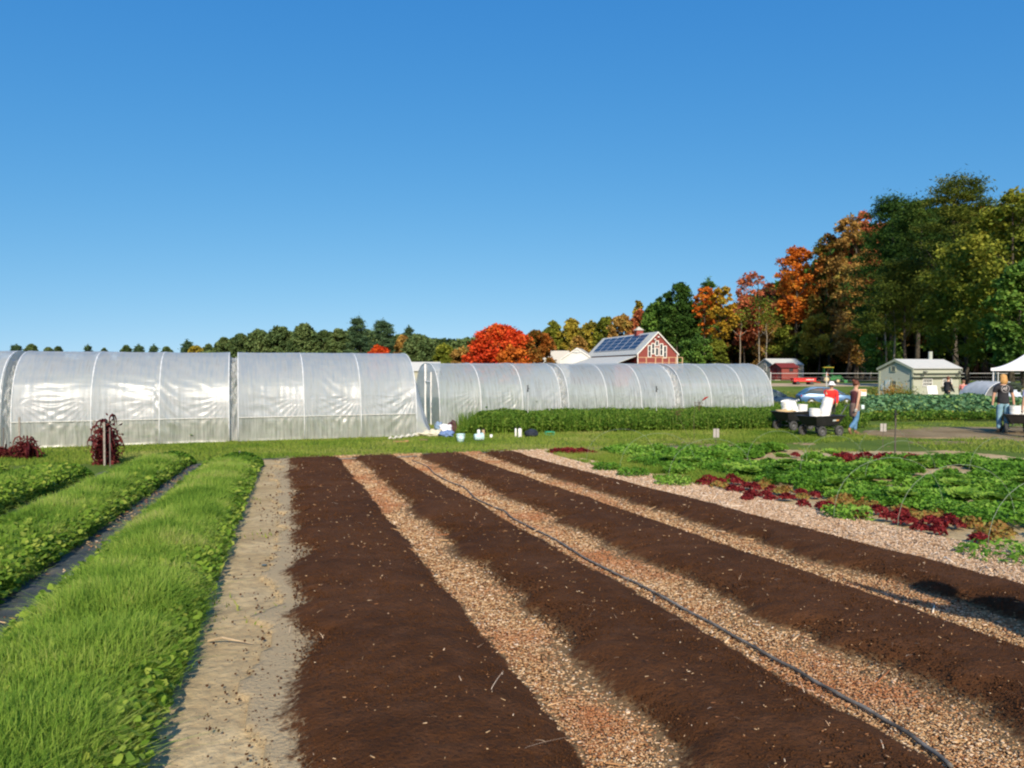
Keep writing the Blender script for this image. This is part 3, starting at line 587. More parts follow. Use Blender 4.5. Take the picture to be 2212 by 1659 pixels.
T = [
 # the right-hand wood, nearest first
 ('maple_tree', 2190, 412, 92, 66, 'round', 'olive', 'huge olive green maple at the right edge of the photo, overhanging the white tent', 0.16),
 ('maple_tree', 2095, 512, 84, 72, 'round', 'olive', 'olive green maple with yellowish leaves just behind the grey pole', 0.20),
 ('maple_tree', 2215, 560, 60, 60, 'round', 'green', 'green lower maple behind the tent at the right edge', 0.2),
 ('pine_tree', 2072, 376, 78, 88, 'pine', 'pineolive', 'tallest pine, broad light green top over the grey shed roof', 0.30),
 ('pine_tree', 1985, 430, 66, 104, 'pine', 'pine', 'dark pine just left of the tallest pine', 0.28),
 ('pine_tree', 1925, 424, 70, 112, 'pine', 'deep', 'dark green pine with layered boughs next to the brown treetops', 0.26),
 ('pine_tree', 1960, 560, 74, 96, 'pine', 'pineolive', 'lower yellowish green pine boughs in front of the dark pines', 0.36),
 ('oak_tree', 1868, 452, 34, 144, 'tall', 'rust', 'reddish brown treetop beside the dark layered pine', 0.3),
 ('oak_tree', 1832, 462, 40, 140, 'tall', 'brown', 'tall brownish tree left of the reddish treetop', 0.14),
 ('oak_tree', 1790, 502, 46, 144, 'tall', 'mixed', 'olive and brown tree beside the bright orange maple', 0.12),
 ('oak_tree', 1850, 560, 46, 132, 'tall', 'brown', 'brown leaved tree in the shade under the tall brown treetop', 0.12),
 ('maple_tree', 1722, 532, 44, 150, 'tall', 'orange', 'bright orange maple high on the wood edge', 0.42),
 ('birch_tree', 1768, 680, 34, 134, 'shrub', 'gold', 'small golden tree low in front of the dark wood', 0.38),
 ('birch_tree', 1828, 700, 28, 130, 'shrub', 'brown', 'small brown orange tree low before the dark trunks', 0.40),
 ('birch_tree', 1870, 660, 30, 120, 'shrub', 'olive', 'small yellow green tree low in the dark wood under the pines', 0.42),
 ('maple_tree', 1632, 588, 48, 156, 'bare', 'rust', 'thin rust red maple with pale limbs showing through', 0.40),
 ('maple_tree', 1612, 640, 34, 152, 'round', 'rust', 'rust red maple lower left of the thin rust maple', 0.42),
 ('maple_tree', 1664, 700, 28, 148, 'shrub', 'brown', 'orange brown small tree behind the grey far shed', 0.2),
 ('maple_tree', 1690, 640, 30, 154, 'tall', 'brown', 'brownish tree under the bright orange maple', 0.3),
 ('birch_tree', 1560, 618, 27, 138, 'bare', 'yellow', 'yellow birch with a bare pale trunk', 0.42),
 ('birch_tree', 1524, 620, 26, 140, 'bare', 'orange', 'faded orange birch left of the yellow birch', 0.48),
 ('pine_tree', 1530, 604, 22, 152, 'pine', 'green', 'green treetop showing just above the orange birch', 0.3),
 ('maple_tree', 1700, 705, 34, 142, 'shrub', 'olive', 'low olive tree behind the far shed roof', 0.1),
 ('oak_tree', 1905, 700, 40, 108, 'shrub', 'green', 'low dark green tree left of the near shed roof', 0.2),
 ('oak_tree', 1462, 610, 50, 142, 'round', 'deep', 'big dark green oak right of the barn roof', 0.10),
 ('oak_tree', 1420, 650, 40, 146, 'round', 'green', 'green oak rising directly behind the barn cupola side', 0.12),
 ('oak_tree', 1500, 724, 34, 132, 'shrub', 'green', 'low green tree at the foot of the dark oak', 0.05),
 ('birch_tree', 1550, 735, 24, 136, 'shrub', 'olive', 'low olive green tree between the birch trunks', 0.05),
 ('maple_tree', 1382, 668, 24, 150, 'round', 'rust', 'small red tipped maple above the barn roof', 0.2),
 ('poplar_tree', 1378, 648, 16, 162, 'tall', 'gold', 'slim pale yellow green poplar top above the red maple', 0.2),
 ('oak_tree', 1344, 680, 36, 152, 'round', 'brown', 'brownish olive oak behind the barn cupola', 0.1),
 ('oak_tree', 1308, 684, 28, 156, 'round', 'olive', 'olive oak left of the brownish oak behind the barn', 0.1),
 ('poplar_tree', 1274, 692, 26, 158, 'round', 'gold', 'golden poplar above the white gable', 0.1),
 ('poplar_tree', 1236, 688, 30, 160, 'round', 'gold', 'tall yellow green poplar, left of the golden one', 0.1),
 ('poplar_tree', 1194, 694, 26, 162, 'round', 'olive', 'yellow green tree behind the red maple clump', 0.1),
 ('maple_tree', 1250, 728, 24, 120, 'shrub', 'brown', 'rusty brown small tree beside the white gable', 0.05),
 ('maple_tree', 1160, 716, 42, 99, 'round', 'mixed', 'maple half green half orange right of the flame red maple', 0.08),
 ('maple_tree', 1078, 706, 76, 98, 'round', 'flame', 'round flame red maple behind the joint of the two tunnels', 0.08),
 ('maple_tree', 1110, 752, 34, 92, 'shrub', 'orange', 'low orange part maple in front of the flame red maple', 0.05),
 ('maple_tree', 996, 752, 26, 110, 'shrub', 'brown', 'small orange brown tree left of the flame red maple', 0.05),
 ('oak_tree', 960, 744, 24, 125, 'round', 'olive', 'yellowish green small tree left of the orange brown one', 0.05),
 ('oak_tree', 905, 724, 38, 130, 'round', 'far', 'dark green tree above the right end of the tall tunnel', 0.05),
 ('maple_tree', 872, 726, 24, 138, 'round', 'brown', 'tree with an orange brown top between two green ones', 0.1),
 ('pine_tree', 884, 708, 14, 150, 'pine', 'farpine', 'pine tip above the orange brown tree', 0.2),
 ('pine_tree', 828, 694, 30, 142, 'pine', 'farpine', 'pine with ragged upswept boughs, right of the other tall pine', 0.15),
 ('pine_tree', 774, 688, 26, 142, 'pine', 'farpine', 'tall symmetric pine in the left treeline', 0.15),
 ('maple_tree', 818, 748, 26, 120, 'shrub', 'flame', 'red orange maple just peeping over the tall tunnel', 0.05),
 ('oak_tree', 730, 710, 24, 145, 'round', 'far', 'green oak left of the tall symmetric pine', 0.1),
 ('oak_tree', 700, 714, 22, 145, 'round', 'far', 'small green oak with a rounded top in the left treeline', 0.1),
 ('oak_tree', 658, 700, 34, 145, 'round', 'far', 'highest rounded green oak in the left treeline', 0.1),
 ('oak_tree', 606, 706, 34, 147, 'round', 'far', 'broad green oak left of the highest rounded oak', 0.1),
 ('oak_tree', 560, 712, 32, 150, 'round', 'far', 'green oak in the falling left end of the treeline', 0.1),
 ('oak_tree', 520, 722, 26, 152, 'round', 'far', 'green oak above the joint of the tall tunnels', 0.1),
 ('oak_tree', 484, 730, 20, 155, 'round', 'far', 'last rounded green tree on the left of the treeline', 0.1),
 ('pine_tree', 404, 738, 14, 190, 'pine', 'farpine', 'distant pine with a yellowish neighbour over the tall tunnel', 0.1),
 ('oak_tree', 424, 748, 20, 185, 'round', 'gold', 'distant yellowish tree over the tall tunnel', 0.1),
 ('oak_tree', 450, 744, 14, 190, 'round', 'far', 'distant small rounded tree near the treeline end', 0.1),
 ('pine_tree', 35, 747, 12, 210, 'pine', 'farpine', 'leftmost far pine over the end of the tunnel', 0.1),
 ('oak_tree', 68, 744, 13, 200, 'round', 'far', 'far dark tree in the dip where two tunnels meet', 0.1),
 ('oak_tree', 104, 751, 12, 210, 'round', 'far', 'far low tree right of the dip between tunnels', 0.1),
 ('oak_tree', 126, 749, 9, 215, 'round', 'far', 'tiny far tree beside the low one', 0.1),
 ('pine_tree', 190, 748, 9, 215, 'pine', 'farpine', 'lone tiny far pine over the left tunnel', 0.1),
 ('oak_tree', 225, 752, 8, 215, 'round', 'far', 'tiny far round tree next to the lone pine', 0.1),
 ('oak_tree', 273, 747, 13, 210, 'round', 'far', 'far rounded tree in the row of small treetops', 0.1),
 ('pine_tree', 300, 748, 12, 210, 'pine', 'farpine', 'far greyish pine in the row of small treetops', 0.1),
 ('pine_tree', 332, 748, 10, 210, 'pine', 'farpine', 'far narrow pine in the row of small treetops', 0.1),
 ('oak_tree', 360, 750, 13, 205, 'round', 'far', 'far broad tree before the yellowish one', 0.1),
]
for (nm, px, top, hw, d, kind, col, lb, bs) in T:
    tpx(nm, px, top, hw, d, kind, col, lb, bs, W if px > 1190 else 'trees of the far treeline')
# slim trunks at the wood's edge
def slim(px, bot, top, d, lean, lb, bk=BARKP):
    p = P(px, bot, d); z1 = P(px, top, d).z; z0 = g(p.x, d) - 0.2; Hh = z1 - z0; r = np.random.default_rng(int(px))
    root = empty('slim_tree', (p.x, d, z0), 0, lb, 'tree', 'slim pale trunks at the wood edge')
    mb = MB(); pts = [(lean * math.sin(t * 2.2) + 0.12 * r.normal() * t, 0.1 * r.normal() * t, Hh * t) for t in np.linspace(0, 1, 8)]
    mb.tube(pts, [0.16 * (1 - 0.7 * t) for t in np.linspace(0, 1, 8)], 6)
    for k in range(6):
        t = r.uniform(0.5, 0.95); a_ = r.random() * 6.28; q = Vector(pts[int(t * 7)]); mb.tube([q, q + Vector((math.cos(a_) * 1.3, math.sin(a_) * 1.3, 1.2))], [0.05, 0.02], 5)
    mb.build('trunk', bk, root, True)
    c = np.array(pts[-1]); q = r.normal(size=(420, 3)) * np.array([1.1, 1.1, 0.9]) + c + np.array([0, 0, 0.2]); V, Fc = cards(q, 0.26 * r.uniform(0.6, 1.2, 420), 0.2, 0.6, int(px))
    mesh_np('crown', V, Fc, lm('olive'), root)
for (px, d, top, lean, lb) in [(1597, 142, 690, 0.2, 'slim pale trunk left of the far grey shed'), (1641, 145, 660, -0.2, 'slim trunk rising just behind the far shed gable'), (1655, 143, 690, 0.1, 'paler thin trunk beside the far shed ridge'),
                            (1852, 132, 640, 0.3, 'grey thin trunk in the shade left of the curved one'), (1878, 118, 640, 1.3, 'curved grey trunk in the dark wood left of the near shed'), (1918, 106, 630, -0.5, 'thin leaning trunk behind the near shed gable'), (1930, 102, 640, 0.1, 'straight thin trunk behind the near shed ridge')]:
    slim(px, 800, top, d, lean, lb)
# the rows of the wood behind its edge: shared meshes, each tree its own object
back = []
for k, (kd, cl) in enumerate([('round', 'green'), ('tall', 'deep'), ('round', 'deep'), ('tall', 'mixed')]):
    back.append(tree_mesh(kd, 300 + k, 16, 4.6, 5.0, 0.42) + (cl,))
bm_ = []
for (V, Fc, tk, cl) in back:
    me1 = mesh_np('crown', V, Fc, lm(cl)); me2 = tk.build('trunk', BARKD, None, True); bm_.append((me1.data, me2.data)); bpy.data.objects.remove(me1); bpy.data.objects.remove(me2)
k = 0
for (px, d, top) in [(1430, 170, 640), (1480, 168, 640), (1530, 166, 640), (1580, 160, 650), (1625, 156, 630), (1665, 152, 610), (1705, 150, 590), (1745, 146, 570), (1790, 142, 545), (1835, 136, 510), (1880, 130, 490), (1925, 122, 470), (1975, 116, 450), (2025, 110, 440), (2080, 104, 440), (2135, 98, 440), (2190, 92, 450), (2245, 86, 470), (2300, 82, 480),
                     (1610, 142, 700), (1650, 140, 690), (1700, 138, 690), (1745, 134, 650), (1800, 130, 620), (1850, 124, 580), (1905, 116, 560), (1960, 108, 540), (2015, 102, 540), (2070, 96, 540), (2130, 90, 540), (2190, 84, 540), (2250, 76, 540), (2310, 72, 520),
                     (1720, 160, 620), (1780, 154, 600), (1840, 150, 560), (1900, 144, 520), (1970, 134, 500), (2040, 126, 490), (2110, 118, 480), (2180, 110, 480)]:
    d += 34 if px > 1590 else 12
    p = P(px, top + 14, d); H = p.z + 0.6; s = H / 16.0; c_, t_ = bm_[k % 4]
    root = empty('forest_tree', (p.x, d, -0.7), k * 1.7, 'tree of the shaded second row, deeper in the wood behind its edge', 'tree', 'trees deeper in the wood')
    root.scale = (max(1.0, s * 0.9) * 1.15, max(1.0, s * 0.9) * 1.15, s)
    for nm, me in (('crown', c_), ('trunk', t_)):
        o = bpy.data.objects.new(nm, me); C.objects.link(o); o.parent = root
    k += 1
# dense far wood that closes the view between the trunks
def wood(n, seed, fn, leaf):
    r = np.random.default_rng(seed); q = fn(r, n); return cards(q, leaf * r.uniform(0.7, 1.4, n), 0.1, 0.8, seed)
def fw(r, n):
    t = r.random(n); px = 1380 + t * 1150; d = 205 - (t * 1.0) * 76 + r.uniform(-3, 6, n); x = (px - CX) / F * d
    top = 7 + 5 * t; return np.stack([x, d, -0.6 + r.random(n) ** 1.0 * top], 1)
V, Fc = wood(30000, 71, fw, 0.8); tag(mesh_np('distant_wood', V, Fc, lm('deep')), 'dark undergrowth of the wood behind the trunks', 'wood', None, 'stuff')
def fw2(r, n):
    t = r.random(n); px = 380 + t * 1050; d = 168 + r.uniform(-4, 4, n) ; x = (px - CX) / F * d
    hh = (5 + 5.0 * np.clip((px - 420) / 160, 0, 1) * (1 - 0.35 * np.clip((px - 860) / 120, 0, 1))) * (1 + 0.16 * fbm(px, px * 0, 46, 4, 7)); return np.stack([x, d, -0.6 + r.random(n) ** 0.7 * hh], 1)
V, Fc = wood(34000, 72, fw2, 0.42); tag(mesh_np('distant_wood', V, Fc, lm('far')), 'continuous low greenery filling the left treeline', 'wood', None, 'stuff')
def fw3(r, n):
    x = r.uniform(-320, -100, n); d = 225 + r.uniform(-4, 4, n); return np.stack([x, d, -0.6 + r.random(n) * (4.8 + 1.0 * vnoise(x, x * 0, 9, 4))], 1)
V, Fc = wood(9000, 73, fw3, 0.7); tag(mesh_np('distant_wood', V, Fc, lm('far')), 'thin far hedge line behind the left tunnels', 'wood', None, 'stuff')
# ------------------------------------------------------------ plastic tunnels
def film(name, mul=1.0, clear=0.30, streak=0.5, tint=(0.66, 0.70, 0.71), rough=0.42):
    b = NB(name); tc = b.n('TexCoord').outputs['UV']
    mp = b.n('Mapping'); mp.inputs['Scale'].default_value = (9.0, 0.7, 1.0); b.l(tc, mp.inputs[0]); n1 = b.noise(1.6, mp.outputs[0], 6, 0.65)   # condensation runs: fine down the hoop, long
    mp2 = b.n('Mapping'); mp2.inputs['Scale'].default_value = (0.35, 2.6, 1.0); b.l(tc, mp2.inputs[0]); n2 = b.noise(1.3, mp2.outputs[0], 5, 0.6)  # cross wrinkles
    n3 = b.noise(0.45, tc, 3)
    geo = b.n('NewGeometry'); 
    cl = b.ramp(n1, [(0.35, (clear * 1.5,) * 3), (0.65, (clear * 0.55,) * 3)])
    ad = b.n('Math', operation='ADD'); ad.inputs[0].default_value = 0.0; b.l(n1, ad.inputs[0]); b.l(n2, ad.inputs[1])
    nb = b.bump(n2, 0.5, 0.04); nb2 = b.n('Bump'); nb2.inputs['Strength'].default_value = 0.2; nb2.inputs['Distance'].default_value = 0.01; b.l(n1, nb2.inputs['Height']); b.l(nb, nb2.inputs['Normal'])
    col = b.ramp(n3, [(0.3, tuple(c * 0.93 for c in tint)), (0.7, tint)])
    su = b.n('SeparateXYZ'); b.l(tc, su.inputs[0]); band = b.n('MapRange'); b.l(su.outputs['Y'], band.inputs[0]); band.inputs[1].default_value = 0.9; band.inputs[2].default_value = 1.7
    st_ = b.n('Math', operation='MULTIPLY'); b.l(b.ramp(n1, [(0.44, (0, 0, 0)), (0.60, (0.75,) * 3)]), st_.inputs[0]); b.l(band.outputs[0], st_.inputs[1])
    col = b.mix(st_.outputs[0], col, (tint[0] * 0.50, tint[1] * 0.58, tint[2] * 0.68))
    p = b.principled(col, rough, nb2.outputs[0], 0.32)
    tl = b.n('BsdfTranslucent'); b.l(col, tl.inputs[0]); m1 = b.n('MixShader'); m1.inputs[0].default_value = 0.36; b.l(p.outputs[0], m1.inputs[1]); b.l(tl.outputs[0], m1.inputs[2])
    gl = b.n('BsdfGlossy'); gl.inputs['Roughness'].default_value = 0.3; gl.inputs['Color'].default_value = (0.95, 0.95, 0.95, 1); b.l(nb2.outputs[0], gl.inputs['Normal'])
    lw = b.n('LayerWeight'); lw.inputs['Blend'].default_value = 0.25; b.l(nb2.outputs[0], lw.inputs['Normal'])
    mf = b.n('Math', operation='MULTIPLY_ADD'); b.l(lw.outputs['Fresnel'], mf.inputs[0]); mf.inputs[1].default_value = 0.22; mf.inputs[2].default_value = 0.03; mf.use_clamp = True
    m2 = b.n('MixShader'); b.l(mf.outputs[0], m2.inputs[0]); b.l(m1.outputs[0], m2.inputs[1]); b.l(gl.outputs[0], m2.inputs[2])
    tr = b.n('BsdfTransparent'); m3 = b.n('MixShader'); sx = b.n('SeparateColor'); b.l(cl, sx.inputs[0]); b.l(sx.outputs[0], m3.inputs[0]); b.l(m2.outputs[0], m3.inputs[1]); b.l(tr.outputs[0], m3.inputs[2])
    return b.done(m3)
FILM = film('tunnel_film', clear=0.30, rough=0.5, tint=(0.65, 0.69, 0.71)); SKIRT = film('skirt_film', clear=0.38, tint=(0.58, 0.61, 0.55)); ENDF = film('end_film', clear=0.35, tint=(0.74, 0.77, 0.77))
PIPE = M('galvanised_pipe', (0.60, 0.62, 0.62), 0.5, 0.4, metal=0.1, var=0.1); HOOPM = M('white_hoop', (0.60, 0.63, 0.64), 0.6); WIG = M('white_clip', (0.8, 0.8, 0.78), 0.5); ROPE = M('hem_rope', (0.55, 0.56, 0.52), 0.8, var=0.4, scale=30)
WOODP = M('weathered_wood', (0.34, 0.29, 0.22), 0.9, 0.1, var=0.3, scale=20)
CROPIN = leafmat('tunnel_crop', [(0.05, 0.12, 0.02), (0.10, 0.22, 0.04), (0.18, 0.32, 0.07)], 0.3)
FILM2 = film('low_tunnel_film', clear=0.42, tint=(0.68, 0.73, 0.735), rough=0.55)
TA = math.radians(20.0); AXX, AXY = math.cos(TA), math.sin(TA); NX, NY = math.sin(TA), -math.cos(TA)
def section(W, H, n=40):
    """near foot to far foot: upright side, then a rounded, slightly pointed top"""
    out = []
    for i in range(n + 1):
        t = math.pi * i / n; c_, s_ = math.cos(t), max(0.0, math.sin(t))
        out.append((W * (abs(c_) ** 0.80) * (1 if c_ > 0 else -1), H * s_ ** 0.66))
    return out
def tunnel(name, label, ox, oy, s0, s1, W, H, hoops, seed, skirt=0.0, rail=True, crop=0.5, pitch=1.6, wrink=1.0, ends=(True, True), film_=None):
    """ox,oy is the near base line's origin; s runs along the tunnel"""
    root = empty(name, (ox + AXX * s0, oy + AXY * s0, 0), TA, label, 'tunnel', 'plastic covered growing tunnels')
    z0 = g(ox, oy); root.location.z = z0
    L = s1 - s0; r = np.random.default_rng(seed)
    # local frame: x along, y towards the far side; near foot at y=0, ridge at y=W
    sec = section(W, H); yy = np.array([W - p[0] for p in sec]); zz = np.array([p[1] for p in sec])
    arc = np.concatenate([[0], np.cumsum(np.hypot(np.diff(yy), np.diff(zz)))]); A = arc[-1]
    nx, na = int(L / 0.03) + 1, 190; xs = np.linspace(0, L, nx); aa = np.linspace(0, A, na)
    X, Aa = np.meshgrid(xs, aa, indexing='ij'); Yb = np.interp(Aa, arc, yy); Zb = np.interp(Aa, arc, zz)
    ty = np.gradient(Yb, axis=1); tz = np.gradient(Zb, axis=1); ln = np.hypot(ty, tz) + 1e-9; ny, nz = -tz / ln, ty / ln
    hp = np.array(sorted(hoops)); dist = np.min(np.abs(X[..., None] - hp), axis=-1)
    q = np.clip(dist / (pitch / 2), 0, 1); nr = np.abs(Aa / A - 0.5) * 2; sag = -(1 - (1 - q) ** 2) * (0.012 + 0.06 * np.clip(nr * 1.6 - 0.25, 0, 1) * (1 - nr ** 6))
    # tension folds that fan from the hoop feet and from the shoulder
    ph = X * 2.2 + Aa * 6.5; low = np.exp(-((Aa - 0.75) / 0.6) ** 2) + 0.25 * np.exp(-((Aa - 2.0) / 0.9) ** 2)
    cell = np.floor(X / pitch); ang = _perm[(cell.astype(int) + seed) & 255, 3] * 2 - 1
    fold = np.sin((Aa - ang * (X % pitch) * 0.9) * 17 + 3 * vnoise(X, Aa, 0.5, seed)) * low * 0.017 * wrink * np.clip(vnoise(X, Aa * 0.6, 0.9, seed + 5) + 0.35, 0, 1)
    for b0_, b1_ in zip(hp[:-1], hp[1:]):
        for side_ in ((1,) if (int(b0_ * 10) + seed) % 3 else (0, 1)):
            dx = (b1_ - X) if side_ else (X - b0_); da = 1.25 - Aa; inb = (X >= b0_) & (X <= b1_) & (da > 0); phi = np.arctan2(da, dx + 0.02); rr_ = np.hypot(da, dx)
            fold = fold + np.where(inb, np.sin(phi * 30 + 1.6 * vnoise(X, Aa, 0.4, seed + side_)) * 0.015 * (0.25 + 0.75 * ((int(b0_ * 7) + seed * 3) % 5) / 4) * wrink * np.clip(rr_ * 2, 0, 1) * np.clip(1.6 - rr_, 0, 1), 0)
    wr = 0.018 * fbm(X * 0.3, Aa, 0.8, 2, seed) * wrink + 0.003 * vnoise(X * 3, Aa * 0.4, 0.25, seed + 3)
    D = sag + fold + wr * np.clip(q * 3, 0.15, 1); D = np.where(Aa < 0.02, 0, D)
    Yc = Yb + ny * D; Zc = Zb + nz * D + 0.015
    def grid(sel, nm, mat):
        idx = np.arange(nx * sel.sum()).reshape(nx, sel.sum()); V = np.stack([X[:, sel], Yc[:, sel], Zc[:, sel]], -1).reshape(-1, 3)
        Fc = np.stack([idx[:-1, :-1], idx[1:, :-1], idx[1:, 1:], idx[:-1, 1:]], -1).reshape(-1, 4)
        o = mesh_np(nm, V, Fc, mat, root, True); uv = o.data.uv_layers.new(name='UVMap'); lu = np.stack([X[:, sel].ravel()[Fc.ravel()] + seed * 7, Aa[:, sel].ravel()[Fc.ravel()]], 1)
        uv.data.foreach_set('uv', lu.astype(np.float32).ravel()); return o
    k = int(np.searchsorted(aa, skirt)) if skirt else 0
    if skirt:
        s_ = np.zeros(na, bool); s_[:k + 1] = True; grid(s_, 'side_skirt', SKIRT)
    s_ = np.zeros(na, bool); s_[k:] = True; grid(s_, 'plastic_cover', film_ or FILM)
    if skirt and rail:
        kk = k; mb = MB(); mb.tube([(xs[i], Yc[i, kk] - 0.02, Zc[i, kk] + 0.012 * math.sin(i * 0.9)) for i in range(0, nx, 7)], 0.013, 6); mb.build('hem_rope', ROPE, root)
    for h in hoops:
        mb = MB(); pts = [(h, W - p[0] * 1.004, p[1] * 0.994 + 0.02) for p in section(W, H, 26)]; mb.tube(pts, 0.015, 8); mb.build('hoop', HOOPM, root, True)
    MB().tube([(0, W, H - 0.03), (L, W, H - 0.03)], 0.018, 6).build('ridge_pipe', PIPE, root, True)
    for e_, xe in ((0, 0.0), (1, L)):
        if not ends[e_]: continue
        mb = MB(); n = len(sec); cx_ = W; rows = 7; sg = -1 if e_ == 0 else 1; vs = []
        for j in range(rows + 1):
            t = j / rows
            for (px_, pz_) in sec:
                yv = W - px_ * (1 - t) ; zv = pz_ * (1 - t) + 0.0
                bul = sg * (0.05 + 0.06 * r.normal() * t * (1 - t)) * math.sin(math.pi * min(1, t))
                vs.append((xe + bul, yv, max(0.01, zv)))
        fs = [(j * n + i, j * n + i + 1, (j + 1) * n + i + 1, (j + 1) * n + i) for j in range(rows) for i in range(n - 1)]
        mb.add(vs, fs); mb.build('end_wall', ENDF, root, True)
    if crop:
        n = int(L * 900); x = r.uniform(0.1, L - 0.1, n); y = r.choice([0.55, 1.5, 2.5, 3.4], n) * (W / 2.0) * 0.98 + r.normal(size=n) * 0.16
        z = crop * r.random(n) ** 0.7; V, Fc = cards(np.stack([x, y, z], 1), 0.06, 0.4, 0.7, seed); o = mesh_np('crop_inside', V, Fc, CROPIN, root); o['kind'] = 'stuff'
    return root
# tall run of three, angled along the grass strip
TX, TY = -11.9, 18.35
pxs = lambda px: None
def s_at(px, ox, oy):
    """position along a tunnel's near base line seen in direction px"""
    k = (px - CX) / F; return (ox - k * oy) / (k * AXY - AXX)
sA = [s_at(p, TX, TY) for p in (22, 195, 343, 494)]; sB = [s_at(p, TX, TY) for p in (514, 657, 780, 900)]
W1, H1 = 2.1, 2.45
tunnel('hoop_tunnel', 'left tall tunnel cut off by the edge of the photo', TX, TY, sA[0] - 5.2, sA[0] - 0.22, W1, H1, [0.02, 1.66, 3.3, 4.94], 5, 0.62, crop=0.3)
tunnel('hoop_tunnel', 'tall wrinkled tunnel with the bright glare behind the amaranth', TX, TY, sA[0], sA[3], W1, H1, [v - sA[0] for v in sA], 6, 0.62, crop=0.3)
tunnel('hoop_tunnel', 'tall tunnel whose gathered right end meets the low tunnels', TX, TY, sB[0], sB[3], W1, H1, [v - sB[0] for v in sB], 7, 0.62, crop=0.3)
# gathered tail at the right end of the tall run, tied to the ground
def tail(ox, oy, s, W, H, tx, ty, seed, label):
    root = empty('gathered_tail', (0, 0, 0), 0, label, 'plastic sheet'); sec = section(W, H, 44); r = np.random.default_rng(seed); vs = []; rows = 9; n = len(sec)
    bx, by = ox + AXX * s, oy + AXY * s
    for j in range(rows + 1):
        t = j / rows
        for i, (px_, pz_) in enumerate(sec):
            if i > n * 0.62: break
            y_ = W - px_; x0 = bx - AXY * y_; y0 = by + AXX * y_
            f = math.sin(i * 1.9) * 0.04 * t; zz_ = pz_ * (1 - t) ** 1.35 + 0.03
            vs.append((x0 + (tx - x0) * t + f, y0 + (ty - y0) * t + f, g(bx, by) + zz_ + 0.03 * math.sin(i * 2.3) * t * (1 - t)))
        m = i if i > n * 0.62 else n
    m = len(vs) // (rows + 1)
    fs = [(j * m + i, j * m + i + 1, (j + 1) * m + i + 1, (j + 1) * m + i) for j in range(rows) for i in range(m - 1)]
    mb = MB(); mb.add(vs, fs); mb.build('gathered_plastic', ENDF, root, True)
    MB().tube([(tx, ty, g(tx, ty) - 0.1), (tx + 0.03, ty, g(tx, ty) + 0.22)], 0.02, 6).build('stake', WOODP, root)
    return root
pt = G(934, 941)
tail(TX, TY, sB[3], W1, H1, pt.x, pt.y, 4, 'clear plastic tail tied down at the right end of the tall tunnels')
hem = []
for k in range(26):
    px = 840 + k * 3.9; q = G(px, 951 - 13 * k / 25.0); hem.append((q.x, q.y, q.z + 0.045 + 0.03 * math.sin(k * 1.9)))
tag(MB().tube(hem, [0.02 + 0.045 * (0.5 + 0.5 * math.sin(k * 1.3)) * (k / 25.0) + 0.01 for k in range(26)], 9).build('bunched_hem', M('cream_film', (0.60, 0.58, 0.50), 0.7, var=0.2, scale=20), None, True), 'cream bunched hem lying on the grass at the foot of the tall tunnel', 'plastic sheet')
# low run of three
QX, QY = -2.55, 25.0
W2, H2 = 1.9, 2.17
ss = [s_at(p, QX, QY) for p in (950, 1040, 1130, 1212)]; s2 = [s_at(p, QX, QY) for p in (1229, 1313, 1387, 1459)]; s3 = [s_at(p, QX, QY) for p in (1476, 1538, 1607, 1671)]
tunnel('hoop_tunnel', 'low tunnel with the end wall facing the gap, behind the tall weeds', QX, QY, ss[0], ss[3], W2, H2, [v - ss[0] for v in ss], 8, crop=0.85, film_=FILM2, wrink=0.5, pitch=1.45)
tunnel('hoop_tunnel', 'middle low tunnel in front of the barn', QX, QY, s2[0], s2[3], W2, H2, [v - s2[0] for v in s2], 9, crop=0.85, film_=FILM2, wrink=0.5, pitch=1.45)
tunnel('hoop_tunnel', 'right low tunnel whose rounded end stands by the blue car', QX, QY, s3[0], s3[3], W2, H2, [v - s3[0] for v in s3], 10, crop=0.85, film_=FILM2, wrink=0.5, pitch=1.45)
# bunched plastic in the joints
def bunch(ox, oy, s0, s1, W, H, seed, label):
    sec = section(W * 0.985, H * 0.955, 60); r = np.random.default_rng(seed); root = empty('bunched_plastic', (0, 0, 0), 0, label, 'plastic sheet', 'bunched plastic in the joints between tunnels'); vs = []; n = len(sec); m = 7; z0 = g(ox, oy)
    for j in range(m + 1):
        s = s0 + (s1 - s0) * j / m
        for i, (p, q) in enumerate(sec):
            k = 0.0 if j in (0, m) else r.normal() * 0.025 - 0.05
            y_ = W - p * (1 + k); vs.append((ox + AXX * s - AXY * y_, oy + AXY * s + AXX * y_, z0 + q * (1 + k) + 0.02))
    fs = [(j * n + i, j * n + i + 1, (j + 1) * n + i + 1, (j + 1) * n + i) for j in range(m) for i in range(n - 1)]
    mb = MB(); mb.add(vs, fs); mb.build('plastic_folds', ENDF, root, False); return root
bunch(TX, TY, sA[0] - 0.22, sA[0], W1, H1, 1, 'folded plastic in the joint nearest the left edge')
bunch(TX, TY, sA[3], sB[0], W1, H1, 2, 'folded plastic with bright glints in the joint of the tall tunnels')
bunch(QX, QY, ss[3], s2[0], W2, H2, 3, 'folded plastic in the joint left of the barn')
bunch(QX, QY, s2[3], s3[0], W2, H2, 4, 'folded plastic in the joint right of the barn')
# poles and door posts at the low run's near end
e0 = empty('door_frame', (QX + AXX * (ss[0] - 0.05), QY + AXY * (ss[0] - 0.05), g(QX, QY)), TA, 'white door posts of the low tunnel\'s left end', 'door frame')
MB().tube([(0, W2, 0), (0, W2, H2 - .02)], 0.035, 8).build('post', WIG, e0)
MB().tube([(0, W2 - 0.85, 0), (0, W2 - 0.85, H2 * 0.86)], 0.025, 8).build('post', WIG, e0)
MB().tube([(0, W2, H2 * 0.7), (0, W2 - 0.85, H2 * 0.7)], 0.02, 8).build('rail', WIG, e0)
